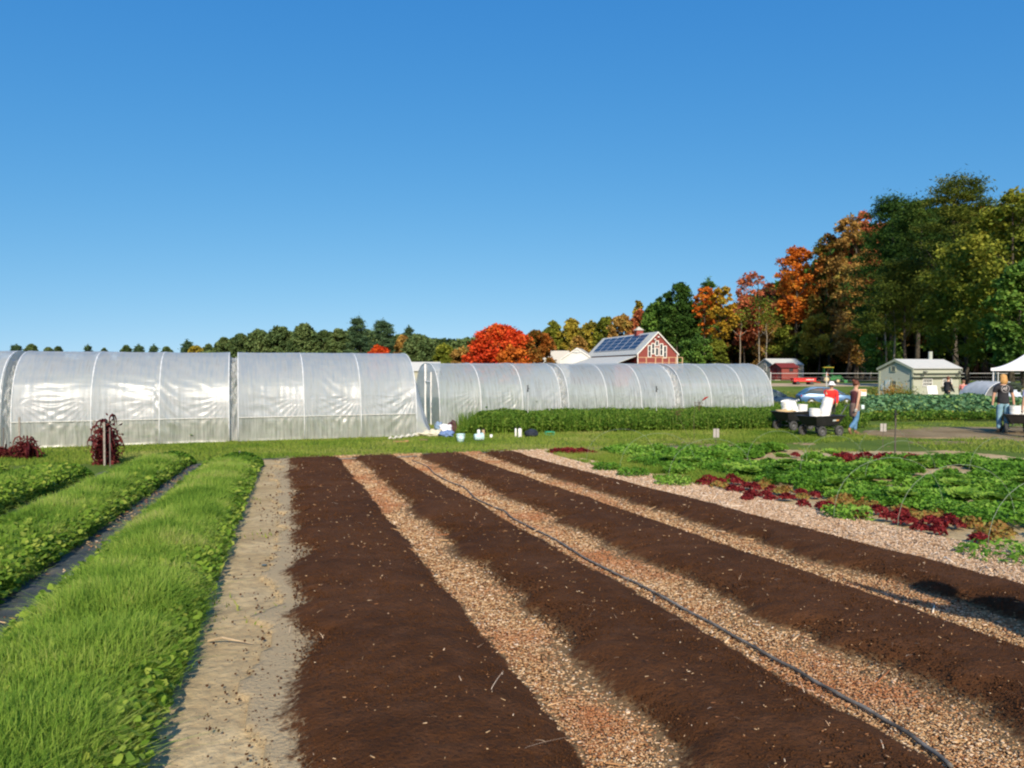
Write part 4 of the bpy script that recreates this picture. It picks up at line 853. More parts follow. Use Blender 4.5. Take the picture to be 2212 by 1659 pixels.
# ------------------------------------------------------------ vegetables on the right
KG = leafmat('parsley', [(0.05, 0.13, 0.015), (0.10, 0.24, 0.025), (0.17, 0.34, 0.04), (0.30, 0.46, 0.08)], 0.35, 0.5, 0.9)
KL = leafmat('lettuce_green', [(0.12, 0.26, 0.03), (0.22, 0.38, 0.05), (0.36, 0.50, 0.09)], 0.4, 0.45)
WEED = leafmat('tall_weed', [(0.04, 0.10, 0.012), (0.08, 0.17, 0.02), (0.14, 0.25, 0.03), (0.24, 0.32, 0.06)], 0.35, 0.55)
KALE = leafmat('kale', [(0.06, 0.15, 0.06), (0.10, 0.22, 0.10), (0.16, 0.30, 0.15), (0.24, 0.36, 0.10)], 0.25, 0.5)
REDL = leafmat('red_leaf', [(0.09, 0.010, 0.012), (0.18, 0.018, 0.022), (0.28, 0.04, 0.038)], 0.3, 0.4)
BRZ = leafmat('bronze_leaf', [(0.20, 0.10, 0.03), (0.32, 0.17, 0.05), (0.28, 0.30, 0.07), (0.36, 0.12, 0.05)], 0.35, 0.45)
def veg_band(name, label, v0, v1, u0, u1, n, H, ls, mat, seed, gap=-0.9, group=None):
    r = np.random.default_rng(seed); npl = int((u1 - u0) * (v1 - v0) * 15); pu = r.uniform(u0, u1, npl); pv = r.uniform(v0, v1, npl); kp = fbm(pu, pv, 1.1, 3, seed) > gap; pu, pv = pu[kp], pv[kp]
    pi = r.integers(0, len(pu), n); ph = r.uniform(0.55, 1.1, len(pu)); pr = r.uniform(0.16, 0.27, len(pu))
    a_ = r.random(n) * 6.283; q = np.sqrt(r.random(n)); rr_ = pr[pi] * q; u = pu[pi] + rr_ * np.cos(a_); v = pv[pi] + rr_ * np.sin(a_); x, y = field(u, v)
    z = gh(x, y) + 0.02 + H * ph[pi] * np.sqrt(1 - 0.85 * q ** 2) * r.uniform(0.35, 1, n) ** 0.6
    V, Fc = cards(np.stack([x, y, z], 1), (ls + 0.0012 * u) * r.uniform(0.6, 1.4, n), 0.45, 0.7, seed, droop=0.2)
    o = mesh_np(name, V, Fc, mat); return tag(o, label, 'vegetable bed', group, 'stuff')
veg_band('parsley_row', 'dense bright green herb row behind the red lettuces', 7.15, 8.45, 4.5, 16.2, 66000, 0.17, 0.017, KG, 61)
veg_band('greens_row', 'second row of leafy greens behind the herb row', 8.75, 9.9, 5.5, 16.0, 34000, 0.18, 0.024, KG, 62, -0.15)
veg_band('greens_row', 'third row of mixed greens toward the right edge', 10.2, 11.4, 7.0, 15.2, 28000, 0.19, 0.026, KG, 63, -0.15)
veg_band('greens_row', 'back row of greens beside the weedy grass', 11.8, 13.6, 8.0, 12.2, 24000, 0.18, 0.028, KG, 64, -0.35)
veg_band('red_greens_row', 'dark red leaf crop in the back of the vegetable plot', 10.9, 12.8, 11.9, 12.9, 6000, 0.16, 0.03, REDL, 65, -0.1)
veg_band('red_greens_row', 'small patch of dark red leaves at the head of the plot', 5.9, 6.7, 15.6, 16.2, 1600, 0.12, 0.025, REDL, 66)
def frilly_head(seed, R0, H, nl, frill=0.25):
    """rosette of ruffled leaves"""
    r = np.random.default_rng(seed); Vs, Fs, k = [], [], 0
    for i in range(nl):
        t = i / nl; an = i * 2.399; up = 0.25 + 1.05 * t; L = R0 * (1.15 - 0.5 * t) * r.uniform(0.85, 1.1); Wd = L * 0.55
        a_, b_ = 4, 7; g_ = np.zeros((a_, b_, 3)); ph = r.random() * 6
        for p in range(a_):
            s = p / (a_ - 1); out = L * s; z = H * 0.15 + L * s * math.sin(up) * (1 - 0.35 * s); o_ = out * math.cos(up)
            for q in range(b_):
                w_ = (q / (b_ - 1) - 0.5) * 2; ww = Wd * (0.25 + 0.75 * math.sin(min(1, s * 1.2) * 1.5)) * w_
                rf = frill * L * s * s * math.sin(q * 2.6 + ph) * 0.5
                x, y = o_ - abs(w_) * 0.12 * L * s, ww
                g_[p, q] = (x * math.cos(an) - y * math.sin(an), x * math.sin(an) + y * math.cos(an), z + rf + abs(w_) * 0.1 * L)
        idx = np.arange(a_ * b_).reshape(a_, b_) + k; Vs.append(g_.reshape(-1, 3)); Fs.append(np.stack([idx[:-1, :-1], idx[1:, :-1], idx[1:, 1:], idx[:-1, 1:]], -1).reshape(-1, 4)); k += a_ * b_
    return np.concatenate(Vs), np.concatenate(Fs)
def dome_head(seed, R0, H, n, sz):
    r = np.random.default_rng(seed); a_ = r.random(n) * 6.283; q = r.random(n) ** 0.6; rim_ = 1 + 0.18 * np.sin(a_ * 5 + seed); x, y = R0 * q * np.cos(a_) * rim_, R0 * q * np.sin(a_) * rim_
    z = 0.01 + H * np.sqrt(np.clip(1 - 0.9 * q ** 2, 0, 1)) * r.uniform(0.55, 1, n); out = np.stack([x, y, 0 * x], 1) / R0 * 0.9
    return cards(np.stack([x, y, z], 1), sz * r.uniform(0.6, 1.4, n), 0.25, 0.7, seed, out, 0.3)
LET = {}
for nm, mt, R0, H, nl, fr in (('red', REDL, 0.16, 0.24, 34, 0.45), ('bronze', BRZ, 0.17, 0.13, 22, 0.3), ('green', KL, 0.19, 0.20, 18, 0.16)):
    LET[nm] = [mesh_np('lettuce', *(frilly_head(80 + k + len(nm), R0, H, nl, fr) if nm == 'green' else dome_head(80 + k + len(nm), 0.155, 0.17 if nm == 'red' else 0.14, 240, 0.03)), mt, None, nm == 'green') for k in range(3)]
for v_ in LET.values():
    for o in v_: C.objects.unlink(o)
def lettuce(kind, x, y, i, s, label, grp):
    o = LET[kind][i % 3].copy(); C.objects.link(o); o.name = kind + '_lettuce'; o.location = (x, y, g(x, y) + 0.015); o.rotation_euler = (rnd.uniform(-.15, .15), rnd.uniform(-.15, .15), rnd.random() * 6.28); o.scale = (s, s, s * rnd.uniform(0.85, 1.1))
    tag(o, label, 'lettuce', grp)
def zz8(x, y): return G(1276 + .4231 * x, 918.9 + .4231 * y)
reds = [(575, 308), (600, 285), (625, 292), (665, 296), (718, 288), (745, 300), (725, 340), (755, 342), (800, 325), (835, 332), (820, 372), (800, 385), (925, 335), (895, 368), (915, 385), (1000, 385), (1075, 355), (1145, 372), (1085, 418), (1185, 430), (1210, 445), (1270, 455), (1355, 450), (1380, 478), (1465, 455), (1520, 490), (1590, 470), (1610, 510), (1740, 515), (1770, 525), (1830, 500), (1850, 530), (1680, 548), (1765, 562), (1985, 605), (215, 150), (620, 212), (445, 285), (1045, 165), (985, 218), (1155, 238)]
wh = ['at the far end of the lettuce row', 'in the far part of the lettuce row', 'in the middle of the lettuce row', 'in the near part of the lettuce row', 'at the near end of the lettuce row']
def where(p): return wh[min(4, max(0, int((toUV(p.x, p.y)[0] < 12) + (toUV(p.x, p.y)[0] < 10.3) + (toUV(p.x, p.y)[0] < 8.7) + (toUV(p.x, p.y)[0] < 7.0))))]
for i, (x, y) in enumerate(reds):
    p = zz8(x, y + 6); lettuce('red', p.x, p.y, i, rnd.uniform(0.55, 0.72), 'dark red frilly lettuce ' + where(p), 'dark red frilly lettuces')
brz = [(780, 240), (760, 250), (895, 305), (870, 320), (690, 322), (645, 322), (965, 355), (990, 350), (1080, 378), (1130, 295), (1160, 310), (1190, 318), (1270, 300), (1300, 395), (1240, 412), (1330, 425), (1400, 400), (1440, 420), (1640, 470), (1680, 490), (1720, 480), (1580, 440), (1940, 520), (2080, 555), (2110, 575), (2040, 590), (2010, 575), (1270, 430), (1780, 470)]
for i, (x, y) in enumerate(brz):
    p = zz8(x, y + 6); lettuce('bronze', p.x, p.y, i, rnd.uniform(0.6, 0.8), 'bronze and yellow green lettuce ' + where(p), 'bronze tinted lettuces')
grn = [(860, 250), (920, 265), (960, 255), (1010, 265), (1230, 330), (1260, 350), (1290, 330), (1450, 310), (1490, 300), (1430, 330), (1700, 340), (1740, 360), (1800, 345), (1850, 300), (1830, 320), (2030, 410), (350, 160), (330, 165), (1050, 180), (1100, 185), (1880, 330), (2060, 330), (2120, 360), (1560, 330)]
for i, (x, y) in enumerate(grn):
    p = zz8(x, y + 30); lettuce('green', p.x, p.y, i, rnd.uniform(0.65, 0.9), 'large light green lettuce ' + where(p), 'light green lettuces')
for i in range(40):
    x, y = field(rnd.uniform(5.2, 13.5), rnd.choice([7.4, 8.2, 9.0, 9.6, 10.5, 11.1]) + rnd.uniform(-0.2, 0.2)); p = Vector((x, y, 0)); lettuce('green', x, y, i, rnd.uniform(0.75, 1.1), 'large light green lettuce ' + where(p), 'light green lettuces')
    C.objects[-1].location.z += 0.10
# green tuft clumps in the weedy end of the lettuce bed
for i, (x, y) in enumerate([(80, 235), (215, 265), (255, 205), (345, 225), (440, 205), (420, 310), (455, 250), (160, 160), (1310, 480), (2150, 690)]):
    p = zz8(x, y); r = np.random.default_rng(i + 5); n = 420; q = np.sqrt(r.random(n)) * (0.28 if x < 2000 else 0.42); a_ = r.random(n) * 6.28
    xx, yy_ = p.x + q * np.cos(a_), p.y + q * np.sin(a_); zc = gh(xx, yy_) + 0.02 + 0.15 * np.sqrt(np.clip(1 - (q / 0.45) ** 2, 0, 1)) * r.random(n)
    V, Fc = cards(np.stack([xx, yy_, zc], 1), 0.035, 0.4, 0.4, i); tag(mesh_np('herb_clump', V, Fc, KG), 'low green clump at the sandy end of the lettuce bed' if i < 8 else ('low green plant beside the bed edge among red lettuces' if i == 8 else 'green clump at the right edge of the photo by the pale chips'), 'plant', 'low green clumps' if i < 8 else None)
# low wire hoops
WIRE = M('pale_wire', (0.22, 0.27, 0.20), 0.5, 0.4)
hl = ['nearest low wire hoop by the bronze lettuces', 'second low wire hoop from the near end', 'third low wire hoop over the red lettuces', 'low wire hoop over the far red lettuces', 'low wire hoop over the sandy gap', 'furthest low wire hoop of the lettuce bed']
for u, lb in zip((4.95, 5.95, 6.85, 10.6, 12.4, 14.0), hl):
    pts = []
    for i in range(17):
        t = math.pi * i / 16; v = 6.62 - 0.78 * math.cos(t); x, y = field(u, v); pts.append((x, y, g(x, y) - 0.02 + 0.72 * max(0, math.sin(t)) ** 0.75))
    tag(MB().tube(pts, 0.0022, 5).build('wire_hoop', WIRE), lb, 'wire hoop', 'low wire hoops over the lettuces')
for k, (u, v) in enumerate([(9.3, 9.2), (10.8, 9.2), (12.5, 9.3), (9.6, 11.6), (13.0, 12.4)]):
    pts = []
    for i in range(17):
        t = math.pi * i / 16; vv = v - 0.7 * math.cos(t); x, y = field(u, vv); pts.append((x, y, g(x, y) + 0.7 * max(0, math.sin(t)) ** 0.75))
    tag(MB().tube(pts, 0.0022, 5).build('wire_hoop', WIRE), ['faint wire hoop over the near greens at the right', 'faint wire hoop next behind, over the greens', 'faint wire hoop before the white tag stake', 'faint wire hoop near the right edge of the photo', 'faint wire hoop furthest back by the weedy grass'][k], 'wire hoop', 'wire hoops over the back greens')
# weed strip in front of the low tunnels
def strip(n, seed):
    r = np.random.default_rng(seed); s = r.random(n); x = -1.7 + s * 13.6; front = 22.2 + (x + 1.7) * 0.17; back = 24.2 + (x + 1.7) * 0.36; d = front + (back - front) * r.random(n) ** 0.9
    hh = (0.62 + 0.12 * fbm(x, d, 1.0, 3, 3)) * (0.35 + 0.65 * np.clip((d - front) / 1.0, 0, 1) ** 0.5) * np.clip((x + 1.9) / 0.9, 0.2, 1) * (1 - 0.15 * s)
    z = g(0, 25) + hh * r.uniform(0.15, 1.0, n) ** 0.6; return np.stack([x, d, z], 1)
q = strip(85000, 91); V1, F1 = cards(q, 0.042 * R.uniform(0.6, 1.4, len(q)), 0.35, 0.55, 92)
q2 = strip(9000, 93); q2[:, 2] = -0.58; V2, F2 = blades(q2, 0.68 * R.uniform(0.5, 1.15, 9000), 0.02, 0.2, 94, 2)
tag(mesh_np('tall_weeds', *join([(V1, F1), (V2, F2)]), WEED), 'thick green weeds in front of the low tunnels', 'weeds', None, 'stuff')
def strip2(n, seed, x0, x1, y0, y1, H):
    r = np.random.default_rng(seed); x = r.uniform(x0, x1, n); y = r.uniform(y0, y1, n); k = fbm(x, y, 2.0, 3, seed) > -0.3; x, y = x[k], y[k]; z = gh(x, y) + H * (0.7 + 0.5 * fbm(x, y, 1.2, 3, seed + 1)) * r.uniform(0.1, 1, len(x)) ** 0.6
    return np.stack([x, y, z], 1)
q = strip2(26000, 95, 11.9, 21, 27.5, 36, 0.45); V, Fc = cards(q, 0.07 * R.uniform(0.6, 1.3, len(q)), 0.3, 0.45, 96); tag(mesh_np('meadow_weeds', V, Fc, WEED), 'rough weeds between the carts and the blue cars', 'weeds', None, 'stuff')
q = strip2(22000, 97, 16, 44, 46, 70, 0.5); V, Fc = cards(q, 0.12 * R.uniform(0.6, 1.3, len(q)), 0.3, 0.45, 98); tag(mesh_np('meadow_weeds', V, Fc, leafmat('dry_weed', [(0.09, 0.12, 0.02), (0.18, 0.2, 0.04), (0.26, 0.24, 0.07)], 0.3)), 'yellowish weeds on the slope behind the blue cars', 'weeds', None, 'stuff')
r = np.random.default_rng(99); n = 34000; x = r.uniform(13.8, 27.5, n); y = r.uniform(0, 1, n); f0 = 29.2 - (x - 14) * 0.02; y = f0 + y * 7.5; k = (x / y > 0.463); x, y = x[k], y[k]
hh = 0.75 * (0.3 + 0.7 * np.clip((y - f0[k]) / 1.3, 0, 1) ** 0.6) * (0.85 + 0.3 * fbm(x, y, 0.9, 3, 6)); z = -0.58 + hh * r.uniform(0.1, 1, len(x)) ** 0.5
V, Fc = cards(np.stack([x, y, z], 1), 0.10 * r.uniform(0.6, 1.4, len(x)), 0.4, 0.7, 100); tag(mesh_np('kale_bed', V, Fc, KALE), 'blue green bed of kale in front of the near grey shed', 'vegetable bed', None, 'stuff')
n = 3500; x = r.uniform(14.3, 26.5, n); y = 28.9 + r.random(n) * 0.9; V, Fc = cards(np.stack([x, y, -0.56 + r.random(n) * 0.25], 1), 0.09, 0.4, 0.6, 101); tag(mesh_np('kale_lower_leaves', V, Fc, leafmat('old_kale', [(0.14, 0.22, 0.03), (0.30, 0.32, 0.05), (0.48, 0.33, 0.06)], 0.3)), 'yellowing lower leaves along the front of the kale', 'vegetable leaves', None, 'stuff')
# ------------------------------------------------------------ amaranth, stakes, small garden things
AMR = leafmat('amaranth', [(0.06, 0.010, 0.014), (0.11, 0.018, 0.022), (0.18, 0.05, 0.04)], 0.25)
STK = M('grey_stake', (0.27, 0.25, 0.22), 0.9, 0.1, var=0.3, scale=30)
def amaranth(px, py, H, wd, label, seed, n=26):
    p = G(px, py); r = np.random.default_rng(seed); root = empty('amaranth_plant', tuple(p), 0, label, 'plant', 'red amaranth plants'); st, tas = MB(), MB(); lv = []
    for i in range(n):
        a_ = r.random() * 6.28; h = H * r.uniform(0.35, 1.0); b = wd * r.uniform(0.2, 0.8) * (1.1 - 0.5 * h / H); base = Vector((math.cos(a_) * 0.1 * wd, math.sin(a_) * 0.1 * wd, 0)); top = Vector((math.cos(a_) * b, math.sin(a_) * b, h))
        st.tube([base, (base + top) / 2 + Vector((0, 0, 0.05)), top], [0.010, 0.008, 0.005], 5)
        dr = Vector((math.cos(a_), math.sin(a_), 0)); c = [top, top + dr * 0.06 + Vector((0, 0, 0.06)), top + dr * 0.13 + Vector((0, 0, 0.03)), top + dr * 0.17 + Vector((0, 0, -0.06)), top + dr * 0.18 + Vector((0, 0, -0.16))]
        tas.tube(c, [0.012, 0.02, 0.017, 0.012, 0.004], 6)
        for k in range(60):
            t = r.random() ** 1.1; q = base.lerp(top, t); q.z = t * top.z; lv.append((q.x + r.normal() * 0.13 * wd / 0.4, q.y + r.normal() * 0.13 * wd / 0.4, max(0.03, q.z + r.normal() * 0.05)))
    st.build('stem', AMR, root); tas.build('tassel', AMR, root, True); V, Fc = cards(np.array(lv), 0.05 * r.uniform(0.6, 1.3, len(lv)), 0.1, 0.45, seed, droop=0.5); mesh_np('foliage', V, Fc, AMR, root); return p
def stake(px, py, top, label, w_=0.035, lean=(0, 0), mat=STK, grp='wooden stakes by the amaranth'):
    p = G(px, py); dz = (top - py) * -1 / F * p.y; o = MB().box((lean[0] / 2, lean[1] / 2, dz / 2), (w_, w_ * 0.7, dz), 0.3).build('wooden_stake', mat); o.location = p
    if lean != (0, 0): o.rotation_euler = (lean[1], lean[0], 0)
    tag(o, label, 'stake', grp); return o
amaranth(230, 1003, 0.98, 0.27, 'tall bushy dark red amaranth with drooping tassels and a stake', 5, 30)
amaranth(58, 992, 0.46, 0.24, 'smaller red amaranth near the left edge of the photo', 6, 16)
amaranth(14, 990, 0.22, 0.2, 'lowest red amaranth, just at the left edge', 7, 8)
stake(226, 1006, 912, 'pale wooden stake standing in the tall amaranth'); stake(204, 1001, 908, 'grey stake half hidden behind the tall amaranth', 0.03)
stake(238, 1008, 924, 'thin dark stake on the right of the tall amaranth', 0.02, mat=M('dark_stake', (0.12, 0.11, 0.10))); stake(43, 990, 902, 'grey stake behind the smaller amaranth', 0.035)
stake(8, 990, 925, 'thin dark stake at the left edge of the photo', 0.02, mat=M('dark_stake', (0.12, 0.11, 0.10)))
stake(540, 993, 970, 'short leaning grey stake at the head of the grassy row', 0.05, (-0.35, 0.1), grp=None)
hose = M('drip_hose', (0.14, 0.13, 0.115), 0.75, 0.2, var=0.7, scale=9)
def hosepath(pts, r_, label, name='drip_hose'):
    P3 = [G(*p) for p in pts]; out = []
    for i in range(len(P3) - 1):
        a_, b_ = P3[max(0, i - 1)], P3[i]; c_, d_ = P3[i + 1], P3[min(len(P3) - 1, i + 2)]
        for k in range(8):
            t = k / 8; q = 0.5 * ((2 * b_) + (c_ - a_) * t + (2 * a_ - 5 * b_ + 4 * c_ - d_) * t * t + (3 * b_ - a_ - 3 * c_ + d_) * t ** 3); out.append((q.x, q.y, g(q.x, q.y) + 0.052 + 0.002 * math.sin(len(out) * 0.7)))
    return tag(MB().tube(out, r_, 8).build(name, hose, None, True), label, 'hose')
hosepath([(890, 1001), (920, 1012), (940, 1030), (970, 1047), (1005, 1062), (1025, 1083), (1062, 1102), (1090, 1114), (1112, 1132), (1190, 1172), (1270, 1222), (1340, 1258), (1400, 1288), (1470, 1328), (1560, 1378), (1640, 1425), (1720, 1470), (1790, 1512), (1850, 1545), (1930, 1592), (2000, 1640), (2060, 1690)], 0.009, 'long thin dark drip hose running down the second wood chip path')
hosepath([(620, 1000), (700, 999), (800, 996), (860, 994), (905, 993)], 0.015, 'black pipe lying along the head of the beds')
# irrigation risers and tag stakes
MET = M('rusty_pole', (0.10, 0.085, 0.065), 0.7, 0.4, var=0.4, scale=30)
def riser(px, d, top, label, grp=None, base_w=0.012, head=True):
    p = P(px, top, d); z0 = g(p.x, d); root = empty('irrigation_riser', (p.x, d, z0), 0, label, 'sprinkler', grp); h = p.z - z0
    MB().tube([(0, 0, 0), (0.01, 0, h * 0.85)], base_w, 6).build('pipe', MET if head != 'white' else PIPE, root)
    mb = MB(); mb.tube([(0, 0, h * 0.85), (0, 0, h * 0.9)], 0.022, 8); mb.box((0.02, 0, h * 0.93), (0.07, 0.02, 0.03), 0, 0.5); mb.tube([(0, 0, h * 0.9), (0, 0, h)], 0.014, 6); mb.box((0, 0, h * 0.985), (0.05, 0.03, 0.02)); mb.build('sprinkler_head', M('black_plastic', (0.02, 0.02, 0.02), 0.5), root)
riser(1934, 15.4, 886, 'dark irrigation riser standing in the weedy grass by the white tags', None, 0.016)
riser(1140, 23.8, 832, 'thin riser with sprinkler head before the left low tunnel', 'sprinkler risers by the low tunnels', 0.010, 'white'); riser(1418, 25.6, 834, 'thin riser with sprinkler head before the joint of low tunnels', 'sprinkler risers by the low tunnels', 0.010, 'white')
TAGM = M('grey_tag', (0.36, 0.34, 0.32), 0.7, var=0.1)
def tagstake(px, d, y0, y1, label):
    p = P(px, y1, d); z0 = g(p.x, d); root = empty('marker_stake', (p.x, d, z0), 0, label, 'marker', 'marker stakes in the grass'); zt = P(px, y0, d).z - z0; zb = p.z - z0
    MB().box((-0.038, 0, (zt + zb) / 2), (0.062, 0.01, zt - zb)).box((0.038, 0, (zt + zb) / 2), (0.062, 0.01, zt - zb)).build('tag', TAGM, root); MB().tube([(0, 0.012, 0), (0, 0.012, zt + 0.02)], 0.006, 6).build('pole', MET, root)
tagstake(1547, 17.4, 926, 945, 'marker stake with pale tag left of the carts'); tagstake(1908, 16.8, 915, 932, 'marker stake with pale tag right of the walking woman')
p = G(1500, 962); root = empty('flower_stem', tuple(p), 0, 'leaning stem with a red flower spike before the right tunnels', 'plant'); sm = MB(); sm.tube([(0, 0, 0), (-0.02, 0, 0.6), (0, 0, 0.95), (0.16, 0, 1.12), (0.22, 0, 1.17)], [0.007, 0.006, 0.005, 0.004, 0.003], 5); sm.build('stem', M('green_stem', (0.12, 0.13, 0.05)), root)
MB().tube([(0.20, 0, 1.16), (0.27, 0, 1.22), (0.36, 0, 1.26)], [0.012, 0.028, 0.006], 7).build('flower_spike', leafmat('flower', [(0.35, 0.03, 0.02), (0.5, 0.06, 0.04)]), root, True)
r = np.random.default_rng(12); q = np.concatenate([r.normal(size=(60, 3)) * (0.05, 0.05, 0.08) + (0.1, 0, 1.05), r.normal(size=(70, 3)) * (0.09, 0.05, 0.12) + (-0.45, 0, 0.85)]); V, Fc = cards(q, 0.03, 0.3, 0.4, 4); mesh_np('foliage', V, Fc, leafmat('dull_leaf', [(0.12, 0.10, 0.05), (0.2, 0.08, 0.05)]), root)
MB().tube([(-0.05, 0, 0), (-0.3, 0, 0.5), (-0.45, 0, 0.9)], [0.006, 0.005, 0.003], 5).build('stem', M('green_stem', (0.12, 0.13, 0.05)), root)
# bottles, buckets, bags on the grass
WHT = M('white_plastic', (0.80, 0.80, 0.76), 0.45, 0.5, var=0.04); BLK = M('black_cap', (0.02, 0.02, 0.02), 0.5); PALEB = M('pale_blue_plastic', (0.50, 0.70, 0.72), 0.4, 0.5, var=0.06)
def bottle(px, py, h, r_, mat, label, cap=BLK):
    p = G(px, py); root = empty('water_bottle', tuple(p), 0, label, 'bottle', 'drink bottles on the grass'); MB().lathe([(0, 0), (r_ * 0.92, 0), (r_, 0.01), (r_, h * 0.74), (r_ * 0.85, h * 0.8), (r_ * 0.5, h * 0.85), (0, h * 0.85)], 18).build('body', mat, root, True)
    MB().lathe([(0, h * 0.84), (r_ * 0.55, h * 0.84), (r_ * 0.55, h * 0.97), (0, h)], 14).build('cap', cap, root, True)
bottle(1034, 945, 0.27, 0.045, WHT, 'short white bottle beside the black topped jar'); bottle(1044, 944, 0.25, 0.045, M('tan_label', (0.45, 0.33, 0.2), 0.5), 'tan bottle with a black top, right of the white bottle')
bottle(1061, 946, 0.12, 0.042, WHT, 'small squat pale jar alone on the grass'); bottle(1114, 944, 0.30, 0.028, WHT, 'slim pale bottle just left of the big white one'); bottle(1123, 945, 0.31, 0.055, WHT, 'big white bottle beside the slim one')
def bucket_parts(root, H, r0, r1, mat, handle=True):
    MB().lathe([(0, 0), (r0, 0), (r1, H), (r1 - 0.008, H), (r0 - 0.006, 0.012), (0, 0.012)], 28).build('body', mat, root, True)
    mb = MB()
    for z, e_ in ((H * 0.99, 0.009), (H * 0.86, 0.005)):
        rr_ = r0 + (r1 - r0) * z / H; mb.lathe([(rr_ - 0.002, z - 0.012), (rr_ + e_, z - 0.010), (rr_ + e_, z + 0.004), (rr_ - 0.002, z + 0.006)], 28, None, True)
    mb.build('rim', mat, root, True)
    if handle: MB().tube([(r1 * math.cos(t), r1 * math.sin(t) * 0.55 + 0.02 + r1 * 0.5 * 0, H * 0.86 - 0.10 * math.sin(t)) if False else ((r1 + 0.012) * math.cos(t), -(r1 + 0.012) * math.sin(t), H * 0.86 - 0.09 * math.sin(t)) for t in np.linspace(0, math.pi, 13)], 0.003, 5).build('handle', PIPE, root)
p = G(995, 956); b1_ = empty('bucket', tuple(p), 0.3, 'upright pale blue bucket on the grass', 'bucket'); bucket_parts(b1_, 0.23, 0.085, 0.11, PALEB)
p = G(1016, 953); b2_ = empty('bucket', (p.x - 0.1, p.y, p.z + 0.10), 0, 'pale blue bucket lying on its side on the grass', 'bucket'); bucket_parts(b2_, 0.23, 0.085, 0.11, PALEB); b2_.rotation_euler = (math.radians(90), math.radians(10), math.radians(115)); b2_.location = (p.x + .12, p.y, p.z + 0.11)
def blob(name, c, rad, mat, seed, label, cat, amp=0.28, grp=None, fold=3.0):
    """crumpled cloth or bag: a folded closed surface resting on the ground"""
    n, m = 40, 24; V = []
    for j in range(m + 1):
        th = math.pi * j / m
        for i in range(n):
            ph = 2 * math.pi * i / n; x, y, z = math.sin(th) * math.cos(ph), math.sin(th) * math.sin(ph), math.cos(th)
            k = 1 + amp * float(fbm(np.array([x * 2 + seed]), np.array([y * 2 + z * 2.3]), 1.2 / fold * 2, 4, seed)[0]) ; V.append((c[0] + rad[0] * x * k, c[1] + rad[1] * y * k, max(c[2] + rad[2] * z * k, g(c[0], c[1]) + 0.004 + 0.004 * (z + 1))))
    Fs = [(j * n + i, j * n + (i + 1) % n, (j + 1) * n + (i + 1) % n, (j + 1) * n + i) for j in range(m) for i in range(n)]
    mb = MB(); mb.add(V, Fs); return tag(mb.build(name, mat, None, True), label, cat, grp)
def gp(px, py, dz=0.0):
    p = G(px, py); return (p.x, p.y, p.z + dz)
blob('cloth_pile', gp(963, 938, 0.12), (0.22, 0.18, 0.16), M('white_cloth', (0.72, 0.74, 0.78), 0.9, var=0.1), 2, 'crumpled white cloth on the pile beside the weeds', 'clothing', 0.6)
blob('cloth_pile', gp(966, 944, 0.07), (0.21, 0.16, 0.11), M('blue_cloth', (0.14, 0.22, 0.42), 0.9, var=0.2), 3, 'blue cloth under the white one in the pile', 'clothing', 0.6)
blob('cloth_pile', gp(940, 942, 0.05), (0.42, 0.22, 0.11), M('cream_cloth', (0.55, 0.53, 0.42), 0.9, var=0.2), 4, 'cream tarp bunched left of the clothes pile', 'tarp', 0.9)
blob('cloth_pile', gp(948, 930, 0.12), (0.14, 0.14, 0.16), M('denim', (0.22, 0.32, 0.48), 0.9, var=0.2), 5, 'faded blue cloth at the back of the pile', 'clothing', 0.5)
bp_ = blob('backpack', gp(978, 937, 0.17), (0.16, 0.12, 0.24), M('maroon_bag', (0.09, 0.035, 0.045), 0.8, var=0.3), 6, 'maroon backpack slumped against the weeds', 'bag', 0.25); 
MB().tube([(-0.08, -0.1, 0.2), (-0.02, -0.17, 0.28), (0.05, -0.1, 0.16)], 0.014, 6).build('strap', M('maroon_bag', (0.09, 0.035, 0.045)), bp_).location = gp(978, 937, 0.1)
bb = blob('shoulder_bag', gp(1148, 944, 0.10), (0.19, 0.14, 0.13), M('navy_bag', (0.018, 0.025, 0.04), 0.8, var=0.4), 7, 'black navy bag lying on the grass right of the white bottle', 'bag', 0.3)
p = gp(1187, 940, 0.0); cr = empty('green_crate', p, 0.2, 'small green crate at the foot of the weeds', 'crate'); GRP = M('green_plastic', (0.03, 0.28, 0.16), 0.5)
mb = MB(); mb.box((0, 0, 0.01), (0.26, 0.18, 0.015)); mb.build('base', GRP, cr)
for sx in (-1, 1): MB().box((sx * 0.13, 0, 0.10), (0.012, 0.19, 0.02)).box((sx * 0.13, 0.085, 0.05), (0.015, 0.015, 0.10)).box((sx * 0.13, -0.085, 0.05), (0.015, 0.015, 0.10)).box((0, sx * 0.09, 0.10), (0.26, 0.012, 0.02)).build('side', GRP, cr)
tag(MB().box((0, 0, 0.02), (0.34, 0.22, 0.03), 0.2).build('paper_bag', WHT, None, False, 0.01), 'flat white packet at the head of the last compost bed', 'packet').location = gp(1093, 981, 0.02)
tag(MB().box((0, 0, 0.015), (0.40, 0.12, 0.03), -0.1).box((0.16, -0.02, 0.035), (0.12, 0.10, 0.03), 0.3).build('board', M('orange_board', (0.36, 0.19, 0.09), 0.8, var=0.2)), 'reddish board lying in the grass by the tall tunnel', 'board').location = gp(975, 952 + 6, 0.0)
bpy.data.objects['board'].location = gp(865, 955, 0.0)
tag(MB().box((0, 0, 0.02), (0.20, 0.10, 0.04), -0.5).build('brick', M('brown_brick', (0.25, 0.14, 0.09), 0.9)), 'small brown brick right of the reddish board', 'brick').location = gp(925 - 10, 952, 0.0)
